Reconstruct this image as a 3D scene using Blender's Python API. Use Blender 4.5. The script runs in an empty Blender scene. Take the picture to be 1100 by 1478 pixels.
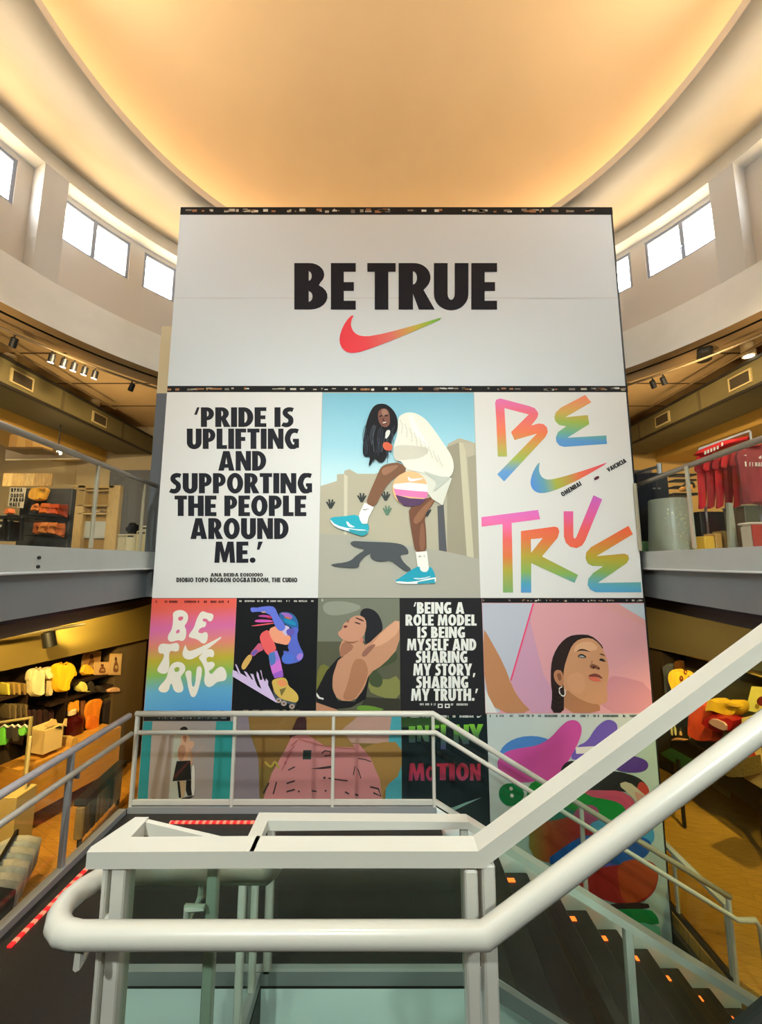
import bpy, math, random
from mathutils import Vector
from mathutils.geometry import tessellate_polygon
random.seed(7)
SC = bpy.context.scene
COL = SC.collection
PI = math.pi

# ---------------------------------------------------------------- camera
EYE = 4.45                      # eye height above the ground floor (m)
FPX, TH = 560.0, math.radians(7.3)
CT, ST = math.cos(TH), math.sin(TH)
cam_d = bpy.data.cameras.new('camera'); cam = bpy.data.objects.new('camera', cam_d)
COL.objects.link(cam); SC.camera = cam
cam_d.sensor_fit = 'HORIZONTAL'; cam_d.sensor_width = 36.0; cam_d.lens = FPX / 1100 * 36.0
cam_d.clip_start = 0.02; cam_d.clip_end = 200
cam.location = (0, 0, EYE); cam.rotation_euler = (PI / 2 + TH, 0, 0)

# ---------------------------------------------------------------- world, exposure
w = bpy.data.worlds.new('sky'); SC.world = w; w.use_nodes = True
bg = w.node_tree.nodes['Background']
bg.inputs[0].default_value = (0.86, 0.95, 1.0, 1); bg.inputs[1].default_value = 20.0
SC.view_settings.view_transform = 'Standard'; SC.view_settings.look = 'None'
SC.view_settings.gamma = 1; SC.view_settings.use_curve_mapping = False
SC.view_settings.exposure = 0.2

def spot(x, y, z, tx, ty, tz, watt, color, deg=120, blend=1.0, size=0.05):
    l = bpy.data.lights.new('lamp_or_fill_spot', 'SPOT'); o = bpy.data.objects.new('lamp_or_fill_spot', l); COL.objects.link(o)
    l.energy = watt; l.color = color; l.spot_size = math.radians(deg); l.spot_blend = blend; l.shadow_soft_size = size
    o.location = (x, y, z + EYE)
    o.rotation_euler = (Vector((tx, ty, tz)) - Vector((x, y, z))).to_track_quat('-Z', 'Y').to_euler()
    return o
WARM = (1.0, 0.78, 0.46); GOLD = (1.0, 0.70, 0.24); NEUT = (0.88, 1.0, 0.98); PEACH = (1.0, 0.80, 0.54)
for s in (-1, 1):
    # gallery shop: lamps along the edge throwing outwards, and added unseen uplights to brighten the ceiling
    for y in (3.2, 5.6): spot(s * 4.5, y, 3.05, s * 8.5, y + 2.6, 0.6, 330, WARM, 120)
    spot(s * 5.4, 7.6, 2.2, s * 5.9, 8.0, 3.7, 60, WARM, 165); spot(s * 5.3, 4.4, 2.2, s * 6.0, 4.6, 3.7, 60, WARM, 165)
    spot(s * 9.0, 7.0, 2.3, s * 9.0, 9.0, 0.5, 130, WARM, 140)
    # ground floor shop
    spot(s * 5.0, 5.6, -0.75, s * 6.6, 8.0, -3.2, 420, GOLD, 130)
    spot(s * 4.4, 3.6, -0.75, s * 5.0, 4.8, -4.4, 320, GOLD, 140)
    spot(s * 4.9, 7.5, -0.80, s * 6.1, 8.3, -2.4, 130, GOLD, 110)
    # added unseen fill spots that brighten the poster wall, stair and near rails
    spot(s * 3.0, -1.6, 5.6, s * 0.8, 5.5, -0.8, 120, NEUT, 78, 1.0, 0.12)
    spot(s * 2.6, -0.8, 5.6, s * 0.3, 4.6, -2.3, 430, NEUT, 66, 1.0, 0.10)
    spot(s * 2.2, -2.3, 2.9, s * 1.5, 5.5, -0.7, 1060, NEUT, 84, 1.0, 0.10)  # added pair behind the viewer, evens out the wall without rail shadows
    spot(s * 1.6, 0.2, 5.6, s * 0.2, 1.6, -1.0, 40, NEUT, 60, 1.0, 0.12)
    # unseen spots added in the cove to brighten the dome evenly
    for a_ in (95, 150): spot(0.12 + s * 3.95 * math.sin(math.radians(a_)), 3.3 + 3.95 * math.cos(math.radians(a_)), 5.945, 0.12, 4.0, 7.2, 195, PEACH, 120, 1.0, 0.03)

spot(-0.2, 1.15, -2.05, -0.2, 2.86, -3.0, 22, NEUT, 150)      # added fill under the upper landing, brightens the pale fascia
spot(1.6, 2.0, -2.2, 1.4, 3.6, -3.2, 14, NEUT, 140)

# ---------------------------------------------------------------- pixel <-> place
def ray(px, py):
    dx, dy = (px - 550) / FPX, -(py - 739) / FPX
    return dx, CT - dy * ST, ST + dy * CT
def atY(px, py, Y):
    a, b, c = ray(px, py); k = Y / b; return Vector((a * k, Y, c * k + EYE))
def atZ(px, py, z):                      # z relative to the eye
    a, b, c = ray(px, py); k = z / c; return Vector((a * k, b * k, z + EYE))
def atW(px, py, A, B, off=0.0):          # vertical plane through plan points A, B; off moves it towards the eye
    a, b, c = ray(px, py); ux, uy = B[0] - A[0], B[1] - A[1]; n = math.hypot(ux, uy); ux, uy = ux / n, uy / n
    nx, ny = uy, -ux
    if nx * A[0] + ny * A[1] > 0: nx, ny = -nx, -ny
    ax, ay = A[0] + nx * off, A[1] + ny * off
    k = (nx * ax + ny * ay) / (nx * a + ny * b)
    return Vector((a * k, b * k, c * k + EYE))

# ---------------------------------------------------------------- materials
def s2l(v): v /= 255.0; return v / 12.92 if v <= 0.04045 else ((v + 0.055) / 1.055) ** 2.4
def C(r, g, b, k=1.0): return tuple(min(0.92, s2l(x) * k) for x in (r, g, b)) + (1,)
MATS = {}
def mat(name, rgb, rough=0.5, metal=0.0, k=1.0, emit=0.0, noise=0.0, nscale=8.0, coat=0.0, bump=0.0, stretch=None):
    if name in MATS: return MATS[name]
    m = bpy.data.materials.new(name); m.use_nodes = True; nt = m.node_tree; p = nt.nodes['Principled BSDF']
    c = C(*rgb, k); p.inputs['Base Color'].default_value = c
    p.inputs['Roughness'].default_value = rough; p.inputs['Metallic'].default_value = metal
    if coat: p.inputs['Coat Weight'].default_value = coat; p.inputs['Coat Roughness'].default_value = 0.08
    if emit:
        p.inputs['Emission Color'].default_value = c; p.inputs['Emission Strength'].default_value = emit
    if noise or bump:
        tc = nt.nodes.new('ShaderNodeTexCoord'); mp = nt.nodes.new('ShaderNodeMapping'); n = nt.nodes.new('ShaderNodeTexNoise')
        n.inputs['Scale'].default_value = nscale; n.inputs['Detail'].default_value = 4
        nt.links.new(tc.outputs['Object'], mp.inputs[0]); nt.links.new(mp.outputs[0], n.inputs['Vector'])
        if stretch: mp.inputs['Scale'].default_value = stretch
        if noise:
            r = nt.nodes.new('ShaderNodeValToRGB')
            r.color_ramp.elements[0].color = tuple(x * (1 - noise) for x in c[:3]) + (1,)
            r.color_ramp.elements[1].color = tuple(min(1, x * (1 + noise)) for x in c[:3]) + (1,)
            r.color_ramp.elements[0].position = 0.3; r.color_ramp.elements[1].position = 0.7
            nt.links.new(n.outputs[0], r.inputs[0]); nt.links.new(r.outputs[0], p.inputs['Base Color'])
        if bump:
            b = nt.nodes.new('ShaderNodeBump'); b.inputs['Strength'].default_value = bump; b.inputs['Distance'].default_value = 0.01
            nt.links.new(n.outputs[0], b.inputs['Height']); nt.links.new(b.outputs[0], p.inputs['Normal'])
    MATS[name] = m; return m
def glass(name, tint, refl=1.0):
    if name in MATS: return MATS[name]
    m = bpy.data.materials.new(name); m.use_nodes = True; nt = m.node_tree; nt.nodes.clear()
    o = nt.nodes.new('ShaderNodeOutputMaterial'); t = nt.nodes.new('ShaderNodeBsdfTransparent'); g = nt.nodes.new('ShaderNodeBsdfGlossy')
    g.inputs['Roughness'].default_value = 0.015; g.inputs['Color'].default_value = (0.95, 1, 0.97, 1)
    t.inputs['Color'].default_value = tuple(tint) + (1,)
    lw = nt.nodes.new('ShaderNodeLayerWeight'); lw.inputs['Blend'].default_value = 0.5
    pw = nt.nodes.new('ShaderNodeMath'); pw.operation = 'POWER'; pw.inputs[1].default_value = 4.0
    f = nt.nodes.new('ShaderNodeMath'); f.operation = 'MULTIPLY_ADD'; f.inputs[1].default_value = 0.8; f.inputs[2].default_value = 0.035
    nt.links.new(lw.outputs['Facing'], pw.inputs[0]); nt.links.new(pw.outputs[0], f.inputs[0])
    mu = nt.nodes.new('ShaderNodeMath'); mu.operation = 'MULTIPLY'; mu.inputs[1].default_value = refl
    x = nt.nodes.new('ShaderNodeMixShader')
    nt.links.new(f.outputs[0], mu.inputs[0]); nt.links.new(mu.outputs[0], x.inputs[0])
    nt.links.new(t.outputs[0], x.inputs[1]); nt.links.new(g.outputs[0], x.inputs[2]); nt.links.new(x.outputs[0], o.inputs[0])
    MATS[name] = m; return m
def gradient(name, p0, p1, stops, rough=0.45, k=1.0):
    """printed colour gradient running from world point p0 to p1"""
    m = bpy.data.materials.new(name); m.use_nodes = True; nt = m.node_tree; p = nt.nodes['Principled BSDF']
    p.inputs['Roughness'].default_value = rough
    g = nt.nodes.new('ShaderNodeNewGeometry'); d = p1 - p0; L2 = d.dot(d)
    s = nt.nodes.new('ShaderNodeVectorMath'); s.operation = 'SUBTRACT'; s.inputs[1].default_value = p0
    q = nt.nodes.new('ShaderNodeVectorMath'); q.operation = 'DOT_PRODUCT'; q.inputs[1].default_value = d / L2
    r = nt.nodes.new('ShaderNodeValToRGB'); cr = r.color_ramp
    while len(cr.elements) < len(stops): cr.elements.new(0.5)
    for e, (pos, c) in zip(cr.elements, stops): e.position = pos
    for e, (pos, c) in zip(cr.elements, stops): e.color = C(*c, k)
    nt.links.new(g.outputs['Position'], s.inputs[0]); nt.links.new(s.outputs[0], q.inputs[0])
    nt.links.new(q.outputs['Value'], r.inputs[0]); nt.links.new(r.outputs[0], p.inputs['Base Color'])
    return m
def planks(name, rgb, scale=(1.2, 9.0), rough=0.28):
    m = bpy.data.materials.new(name); m.use_nodes = True; nt = m.node_tree; p = nt.nodes['Principled BSDF']
    p.inputs['Roughness'].default_value = rough
    tc = nt.nodes.new('ShaderNodeTexCoord'); br = nt.nodes.new('ShaderNodeTexBrick'); mp = nt.nodes.new('ShaderNodeMapping')
    mp.inputs['Rotation'].default_value = (0, 0, 0.5)
    br.inputs['Scale'].default_value = 1; br.inputs['Brick Width'].default_value = 1.6; br.inputs['Row Height'].default_value = 0.14
    br.inputs['Mortar Size'].default_value = 0.003
    c = C(*rgb); br.inputs['Color1'].default_value = tuple(x * 0.92 for x in c[:3]) + (1,); br.inputs['Color2'].default_value = tuple(min(1, x * 1.08) for x in c[:3]) + (1,)
    br.inputs['Mortar'].default_value = tuple(x * 0.55 for x in c[:3]) + (1,)
    n = nt.nodes.new('ShaderNodeTexNoise'); n.inputs['Scale'].default_value = 3; n.inputs['Detail'].default_value = 6
    mp2 = nt.nodes.new('ShaderNodeMapping'); mp2.inputs['Scale'].default_value = (1, 14, 1); mp2.inputs['Rotation'].default_value = (0, 0, 0.5)
    mx = nt.nodes.new('ShaderNodeMixRGB'); mx.blend_type = 'MULTIPLY'; mx.inputs[0].default_value = 0.5
    rr = nt.nodes.new('ShaderNodeValToRGB'); rr.color_ramp.elements[0].color = (0.55, 0.5, 0.45, 1); rr.color_ramp.elements[0].position = 0.3; rr.color_ramp.elements[1].position = 0.65
    nt.links.new(tc.outputs['Object'], mp.inputs[0]); nt.links.new(mp.outputs[0], br.inputs['Vector'])
    nt.links.new(tc.outputs['Object'], mp2.inputs[0]); nt.links.new(mp2.outputs[0], n.inputs['Vector'])
    nt.links.new(n.outputs[0], rr.inputs[0]); nt.links.new(br.outputs[0], mx.inputs[1]); nt.links.new(rr.outputs[0], mx.inputs[2])
    nt.links.new(mx.outputs[0], p.inputs['Base Color'])
    return m

# ---------------------------------------------------------------- mesh builder
ORG = {}
class MB:
    def __init__(s): s.v = []; s.f = []; s.m = []; s.mats = []
    def mi(s, m):
        if m is None: return 0
        if m not in s.mats: s.mats.append(m)
        return s.mats.index(m)
    def raw(s, vs, fs, m=None):
        b = len(s.v); s.v += [Vector(v) for v in vs]; k = s.mi(m)
        for f in fs: s.f.append([i + b for i in f]); s.m.append(k)
        return s
    def box(s, x0, x1, y0, y1, z0, z1, m=None):
        return s.raw([(x0, y0, z0), (x1, y0, z0), (x1, y1, z0), (x0, y1, z0), (x0, y0, z1), (x1, y0, z1), (x1, y1, z1), (x0, y1, z1)],
                     [(3, 2, 1, 0), (4, 5, 6, 7), (0, 1, 5, 4), (1, 2, 6, 5), (2, 3, 7, 6), (3, 0, 4, 7)], m)
    def rbox(s, c, size, rz=0.0, m=None, bev=0.0, rx=0.0, ry=0.0):
        from mathutils import Euler
        R = Euler((rx, ry, rz)).to_matrix(); hx, hy, hz = (q / 2 for q in size); c = Vector(c)
        b = min(bev, hx * .9, hy * .9, hz * .9)
        if b <= 0:
            vs = [Vector((x, y, z)) for z in (-hz, hz) for (x, y) in ((-hx, -hy), (hx, -hy), (hx, hy), (-hx, hy))]
            fs = [(3, 2, 1, 0), (4, 5, 6, 7), (0, 1, 5, 4), (1, 2, 6, 5), (2, 3, 7, 6), (3, 0, 4, 7)]
        else:
            ring = lambda ex, ey, z: [Vector(p + (z,)) for p in ((-ex + b, -ey), (ex - b, -ey), (ex, -ey + b), (ex, ey - b), (ex - b, ey), (-ex + b, ey), (-ex, ey - b), (-ex, -ey + b))]
            vs = ring(hx - b, hy - b, -hz) + ring(hx, hy, -hz + b) + ring(hx, hy, hz - b) + ring(hx - b, hy - b, hz)
            fs = [tuple(range(7, -1, -1)), tuple(range(24, 32))]
            for k in range(3):
                for i in range(8): j = (i + 1) % 8; fs.append((k * 8 + i, k * 8 + j, k * 8 + 8 + j, k * 8 + 8 + i))
        return s.raw([c + R @ v for v in vs], fs, m)
    def prism(s, pts, d, m=None):                     # planar outline pushed along d
        pts = [Vector(p) for p in pts]; n = len(pts); d = Vector(d)
        tr = tessellate_polygon([pts]); fs = []
        fs += [tuple(t) for t in tr] + [tuple(i + n for i in reversed(t)) for t in tr]
        fs += [(i, (i + 1) % n, (i + 1) % n + n, i + n) for i in range(n)]
        return s.raw(pts + [p + d for p in pts], fs, m)
    def poly(s, pts, m=None, holes=()):
        loops = [[Vector(p) for p in pts]] + [[Vector(p) for p in h] for h in holes]
        tr = tessellate_polygon(loops); allp = [p for l in loops for p in l]
        return s.raw(allp, [tuple(t) for t in tr], m)
    def tube(s, pts, r, m=None, n=12, closed=False, caps=True):
        pts = [Vector(p) for p in pts]; N = len(pts); rings = []; up = None
        for i, p in enumerate(pts):
            a = pts[i - 1] if (i > 0 or closed) else p; c = pts[(i + 1) % N] if (i < N - 1 or closed) else p
            t1 = (p - a).normalized() if (p - a).length > 1e-9 else (c - p).normalized(); t2 = (c - p).normalized() if (c - p).length > 1e-9 else t1
            t = (t1 + t2).normalized() if (t1 + t2).length > 1e-6 else t1
            if up is None:
                ref = Vector((0, 0, 1)) if abs(t.z) < 0.9 else Vector((0, 1, 0))
                up = (ref - t * ref.dot(t)).normalized()
            else: up = (up - t * up.dot(t)).normalized()
            sd = t.cross(up); k = 1 / max(0.5, math.sqrt(max(0.05, (1 + t1.dot(t2)) / 2)))
            rr = r[i] if isinstance(r, (list, tuple)) else r
            rings.append([p + (up * math.cos(q) + sd * math.sin(q)) * rr * k for q in (2 * PI * j / n for j in range(n))])
        vs = [v for g in rings for v in g]; fs = []
        for i in range(N if closed else N - 1):
            a, b = i * n, ((i + 1) % N) * n
            for j in range(n): fs.append((a + j, a + (j + 1) % n, b + (j + 1) % n, b + j))
        if caps and not closed: fs += [tuple(range(n - 1, -1, -1)), tuple(range((N - 1) * n, N * n))]
        return s.raw(vs, fs, m)
    def bar(s, pts, w_, h_, m=None, up=(0, 0, 1)):     # flat bar, w_ across and h_ along up, mitred
        pts = [Vector(p) for p in pts]; N = len(pts); vs = []; up = Vector(up)
        for i, p in enumerate(pts):
            t1 = (p - pts[i - 1]).normalized() if i else (pts[1] - p).normalized(); t2 = (pts[i + 1] - p).normalized() if i < N - 1 else t1
            t = (t1 + t2).normalized(); sd = t1.cross(up)
            sd = sd.normalized() if sd.length > 1e-6 else Vector((1, 0, 0))
            sd2 = t2.cross(up); sd2 = sd2.normalized() if sd2.length > 1e-6 else sd
            q = (sd + sd2).normalized(); k = 1 / max(0.4, q.dot(sd)); u = q.cross(t).normalized(); ku = 1 / max(0.5, t.dot(t1))
            vs += [p - q * w_ / 2 * k - u * h_ / 2 * ku, p + q * w_ / 2 * k - u * h_ / 2 * ku, p + q * w_ / 2 * k + u * h_ / 2 * ku, p - q * w_ / 2 * k + u * h_ / 2 * ku]
        fs = [(3, 2, 1, 0), tuple((N - 1) * 4 + i for i in range(4))]
        for i in range(N - 1):
            for j in range(4): fs.append((i * 4 + j, i * 4 + (j + 1) % 4, i * 4 + 4 + (j + 1) % 4, i * 4 + 4 + j))
        return s.raw(vs, fs, m)
    def lathe(s, c, prof, m=None, n=24):               # prof: (radius, z)
        c = Vector(c); vs = []; fs = []
        for r, z in prof: vs += [c + Vector((r * math.cos(2 * PI * j / n), r * math.sin(2 * PI * j / n), z)) for j in range(n)]
        for i in range(len(prof) - 1):
            for j in range(n): fs.append((i * n + j, i * n + (j + 1) % n, (i + 1) * n + (j + 1) % n, (i + 1) * n + j))
        fs += [tuple(range(n - 1, -1, -1)), tuple(range((len(prof) - 1) * n, len(prof) * n))]
        return s.raw(vs, fs, m)
    def pillow(s, pts, d, m=None, k=0.9, rel=1.0):     # soft flat body: outline at mid depth, inset faces at +-d/2
        pts = [Vector(p) for p in pts]; n = len(pts); c = sum(pts, Vector()) / n; nrm = Vector((0, 0, 0))
        for i in range(n): nrm += (pts[i] - c).cross(pts[(i + 1) % n] - c)
        nrm.normalize(); d = nrm * d
        ins = []
        for i in range(n):
            a, p, b = pts[i - 1], pts[i], pts[(i + 1) % n]
            e1 = (p - a).normalized(); e2 = (b - p).normalized(); nn = nrm.cross((e1 + e2)).normalized()
            ins.append(p + nn * min((p - a).length, (b - p).length, d.length) * 0.35)
        tr = tessellate_polygon([ins]); vs = pts + [p + d / 2 for p in ins] + [p - d / 2 for p in ins]; fs = []
        fs += [tuple(i + n for i in t) for t in tr] + [tuple(i + 2 * n for i in reversed(t)) for t in tr]
        for i in range(n):
            j = (i + 1) % n; fs.append((i, j, j + n, i + n)); fs.append((j, i, i + 2 * n, j + 2 * n))
        return s.raw(vs, fs, m)
    def build(s, name, m=None, parent=None, smooth=False):
        base = ORG.get(parent.name, Vector()) if parent else Vector()
        me = bpy.data.meshes.new(name); me.from_pydata([v - base for v in s.v], [], s.f)
        ms = s.mats if s.mats else [m]
        for q in ms: me.materials.append(q if q else m)
        if len(ms) > 1: me.polygons.foreach_set('material_index', s.m)
        if smooth: me.polygons.foreach_set('use_smooth', [True] * len(me.polygons))
        me.update()
        o = bpy.data.objects.new(name, me); COL.objects.link(o)
        if parent: o.parent = parent; ORG[o.name] = base.copy()
        if smooth == 'auto':
            try: me.set_sharp_from_angle(angle=math.radians(40))
            except Exception: pass
        return o
def thing(name, label, cat, loc, group=None):
    o = bpy.data.objects.new(name, None); COL.objects.link(o); o.location = loc; o['label'] = label; o['category'] = cat
    if group: o['group'] = group
    ORG[o.name] = Vector(loc); return o
def tag(o, label, cat, group=None):
    o['label'] = label; o['category'] = cat
    if group: o['group'] = group
    return o
def struct(o): o['kind'] = 'structure'; return o
def dup(root, delta, label=None):
    r = root.copy(); COL.objects.link(r); r.location = root.location + Vector(delta)
    if label: r['label'] = label
    for ch in list(root.children):
        c = ch.copy(); COL.objects.link(c); c.parent = r
        for g in list(ch.children):
            d = g.copy(); COL.objects.link(d); d.parent = c
    return r
def Zr(z): return z + EYE
def pane(pts, m, parent, t=.008):
    p = [Vector(q) for q in pts]; n = (p[1] - p[0]).cross(p[2] - p[0]).normalized() * t
    return MB().prism([q - n / 2 for q in p], n).build('glass_panel', m, parent)

# ---------------------------------------------------------------- palette of real surfaces
plaster = mat('plaster', (238, 235, 226), 0.75, noise=0.03, nscale=3)
soffitm = mat('soffit_plaster', (224, 206, 178), 0.8, noise=0.03, nscale=2)
domem = mat('dome_plaster', (243, 216, 176), 0.85, noise=0.02, nscale=1.5)
beamm = mat('bronze_soffit', (150, 118, 76), 0.6)
blackm = mat('black_paint', (22, 21, 20), 0.5)
goldceil = mat('gallery_ceiling', (206, 168, 112), 0.7, noise=0.05, nscale=2)
olive = mat('duct_paint', (100, 88, 52), 0.6, noise=0.06, nscale=3)
beige = mat('beige_wall', (206, 186, 146), 0.7)
slate = mat('slate_wall', (96, 98, 102), 0.6)
fasciam = mat('slab_fascia', (192, 198, 194), 0.45, noise=0.03, nscale=3)
fascia_shaded = mat('slab_fascia_shaded', (138, 144, 146), 0.5, noise=0.03, nscale=3)  # shade on the lower band is put into this darker colour
darkwall = mat('dark_shop_wall', (62, 50, 34), 0.6)
oliveband = mat('shop_bulkhead', (112, 94, 40), 0.7)
white = mat('white_gloss_paint', (200, 194, 180), 0.32, noise=0.02, nscale=6, coat=0.2)
steel = mat('brushed_steel', (168, 168, 164), 0.35, 0.8)
greymetal = mat('grey_paint_metal', (158, 158, 156), 0.4, 0.3)
carpet = mat('dark_landing_floor', (40, 36, 32), 0.5, noise=0.15, nscale=30)
paleg = mat('pale_fascia', (232, 240, 234), 0.5)
dark_tread = mat('dark_tread', (50, 42, 34), 0.3, noise=0.2, nscale=12)
woodfloor = planks('wood_floor', (214, 156, 66))
woodplinth = mat('wood_plinth', (206, 150, 60), 0.4, noise=0.12, nscale=4, stretch=(1, 1, 12))
g_clear = glass('clear_glass', (0.965, 0.98, 0.97), 0.55)
g_gal = glass('gallery_glass', (0.97, 0.98, 0.96), 0.16)
g_green = glass('green_glass', (0.76, 0.855, 0.805), 0.9)
g_win = glass('window_glass', (0.99, 0.99, 1.0), 0.5)
g_amber = glass('amber_glass', (0.90, 0.82, 0.56), 0.4)
# ================================================================= the setting
CX, CY, RR = 0.12, 3.30, 5.40
D = 5.50                                    # plane of the hanging poster wall
def cyl(a, r, z): a = math.radians(a); return Vector((CX + r * math.sin(a), CY + r * math.cos(a), Zr(z)))
def ringface(mb, prof, a0, a1, n, m=None):  # surface of revolution, prof: (r, z)
    b = len(mb.v); k = len(prof); vs = []; fs = []
    for i in range(n + 1):
        a = a0 + (a1 - a0) * i / n
        vs += [cyl(a, r, z) for r, z in prof]
    for i in range(n):
        for j in range(k - 1): fs.append((i * k + j, i * k + j + 1, (i + 1) * k + j + 1, (i + 1) * k + j))
    mb.raw(vs, fs, m)
def ringbox(mb, a0, a1, r0, r1, z0, z1, n=4, m=None):
    vs = []; fs = []
    for i in range(n + 1):
        a = a0 + (a1 - a0) * i / n; vs += [cyl(a, r0, z0), cyl(a, r1, z0), cyl(a, r1, z1), cyl(a, r0, z1)]
    for i in range(n):
        for j in range(4): fs.append((i * 4 + j, i * 4 + (j + 1) % 4, i * 4 + 4 + (j + 1) % 4, i * 4 + 4 + j))
    fs += [(0, 1, 2, 3), tuple(n * 4 + i for i in (3, 2, 1, 0))]
    mb.raw(vs, fs, m)

# rotunda drum: wall below the clerestory, header, soffit
ZW0, ZREC, ZSILL, ZHEAD, ZHDR, ZCR = 3.44, 4.15, 5.08, 5.80, 5.88, 6.13
RB = 5.66
mb = MB(); ringface(mb, [(RB + 0.3, ZREC), (RR, ZREC), (RR, ZW0)], 0, 360, 144); struct(mb.build('wall_drum', plaster, smooth='auto'))
mb = MB(); ringface(mb, [(RR, ZCR), (RR, ZHDR), (RB + 0.3, ZHDR)], 0, 360, 144); struct(mb.build('trim_1', plaster, smooth='auto'))
mb = MB(); ringface(mb, [(RR, ZCR), (4.9, 6.06), (4.2, 5.90), (3.80, 5.82), (3.76, 5.84), (3.76, 5.97), (3.80, 5.97), (3.84, 5.88), (4.3, 5.97)], 0, 360, 144)
struct(mb.build('trim_2', soffitm, smooth='auto'))
mb = MB(); prof = [(4.3 * math.cos(t), 5.97 + 1.35 * math.sin(t)) for t in [PI / 2 * i / 14 for i in range(15)]]; prof[-1] = (0.001, prof[-1][1])
ringface(mb, prof, 0, 360, 96); struct(mb.build('ceiling_dome', domem, smooth=True))
cove = MB(); cove.tube([cyl(360 * i / 96, 4.02, 5.94) for i in range(96)], 0.022, n=8, closed=True)
tag(cove.build('cove_light', mat('cove_lamp', (255, 222, 176), emit=10.0), smooth=True), 'warm strip lamp hidden in the cove round the orange dome', 'light')

# recess behind: sides of the drum between windows
def side_angles():
    bays = [(14.2, 39.2), (42.6, 67.6), (71.0, 96.0), (99.4, 124.4), (127.8, 152.8), (156.2, 178.5)]
    out = []
    for a, b in bays:
        out.append((a, b))
    return out
wins = []
back = MB(); piers = MB(); cursor = {}
for s in (-1, 1):
    segs = []
    for a, b in side_angles():
        if abs(a - 42.6) < .1: segs += [(42.6, 53.9), (56.3, 67.6)]
        elif abs(a - 71) < .1: segs += [(72.9 if s < 0 else 75.2, 84.6), (86.4, 95.2)]
        elif a > 125: pass  # unseen rear bays left windowless to cut light on the banner
        else: segs += [(a + .6, a + 11.8), (a + 13.2, b - .6)]
        ringbox(piers, s * (a - 3.4), s * a, RR - 0.005, RB, ZREC, ZHDR, 2)
    segs = sorted(segs); wins += [(s * a, s * b) for a, b in segs]
    cur = 0.0
    for a, b in segs:
        if a > cur: ringbox(back, s * cur, s * a, RB, RB + 0.12, ZREC, ZHDR, max(1, int((a - cur) / 2)))
        ringbox(back, s * a, s * b, RB, RB + 0.12, ZREC, ZSILL, 5); ringbox(back, s * a, s * b, RB, RB + 0.12, ZHEAD, ZHDR, 5)
        cur = b
    ringbox(back, s * cur, s * 180, RB, RB + 0.12, ZREC, ZHDR, 3)
struct(back.build('wall_clerestory', mat('clerestory_plaster', (214, 206, 196), 0.75), smooth='auto'))
struct(piers.build('trim_3', mat('pier_plaster', (208, 204, 198), 0.7)))
framem = mat('window_frame_paint', (150, 158, 176), 0.4)
for i, (a, b) in enumerate(wins):
    f = MB(); e = 0.45 if b > 0 else -0.45
    ringbox(f, a, b, RB + .02, RB + .09, ZHEAD - .045, ZHEAD, 5); ringbox(f, a, b, RB + .02, RB + .09, ZSILL, ZSILL + .04, 5)
    ringbox(f, a, a + e, RB + .02, RB + .09, ZSILL, ZHEAD, 1); ringbox(f, b - e, b, RB + .02, RB + .09, ZSILL, ZHEAD, 1)
    fo = struct(f.build('window_%d' % (i + 1), framem))
    mlt = MB(); c = (a + b) / 2; ringbox(mlt, c - .3, c + .3, RB + .015, RB + .085, ZSILL, ZHEAD, 1); mlt.build('mullion', framem, fo)
    p = MB(); ringface(p, [(RB + .06, ZSILL), (RB + .06, ZHEAD)], a, b, 6); p.build('pane', g_win, fo)
    if abs(c) > 50 and abs(c) < 70 and c > 0:
        l = MB(); q = cyl(c, RB - .01, ZSILL + .18); l.tube([q + Vector((0, 0, .05)), q + Vector((-.03, -.01, .05)), q + Vector((-.05, -.02, 0)), q + Vector((-.03, -.01, -.03))], .009, n=6); l.build('latch', framem, fo)
    # daylight portal
    L = bpy.data.lights.new('daylight_portal', 'AREA'); L.shape = 'RECTANGLE'; L.size = RB * math.radians(abs(b - a)); L.size_y = ZHEAD - ZSILL
    L.cycles.is_portal = True
    lo = bpy.data.objects.new('daylight_portal', L); COL.objects.link(lo); lo.location = cyl(c, RB + .13, (ZSILL + ZHEAD) / 2)
    lo.rotation_euler = (Vector((CX, CY, lo.location.z)) - lo.location).to_track_quat('-Z', 'Z').to_euler()

# ring beam under the drum, reveal line and gallery ceiling
mb = MB(); ringface(mb, [(RR, ZW0), (5.62, ZW0)], 0, 360, 120); ringface(mb, [(5.68, ZW0), (5.98, ZW0 - .02), (5.98, 3.76)], 0, 360, 120)
struct(mb.build('trim_4', beamm, smooth='auto'))
mb = MB(); ringface(mb, [(5.62, ZW0), (5.62, ZW0 + .06), (5.68, ZW0 + .06), (5.68, ZW0)], 0, 360, 120); struct(mb.build('trim_5', blackm))
mb = MB()
sq = []
for i in range(96):
    a = 360 * i / 96; t = math.radians(a); dx, dy = math.sin(t), math.cos(t); k = min(13 / abs(dx) if abs(dx) > 1e-6 else 1e9, (12 if dy > 0 else 13) / abs(dy) if abs(dy) > 1e-6 else 1e9)
    sq.append((cyl(a, 5.98, 3.75), Vector((CX + dx * k, CY + dy * k, Zr(3.75)))))
vs = [p for q in sq for p in q]; mb.raw(vs, [(2 * i, 2 * i + 1, (2 * i + 3) % 192, (2 * i + 2) % 192) for i in range(96)])
struct(mb.build('ceiling_gallery', goldceil))
mb = MB()
for s in (-1, 1):
    for y in (4.2, 5.4, 6.6, 7.8, 9.0): x0 = CX * s + math.sqrt(max(0, 6.05 ** 2 - (y - CY) ** 2)); mb.box(min(s * x0, s * 12), max(s * x0, s * 12), y - .012, y + .012, Zr(3.735), Zr(3.748))
    for x in (7.4, 8.8, 10.2): mb.box(s * x - .012, s * x + .012, 2.6, 10.4, Zr(3.735), Zr(3.748))
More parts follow.
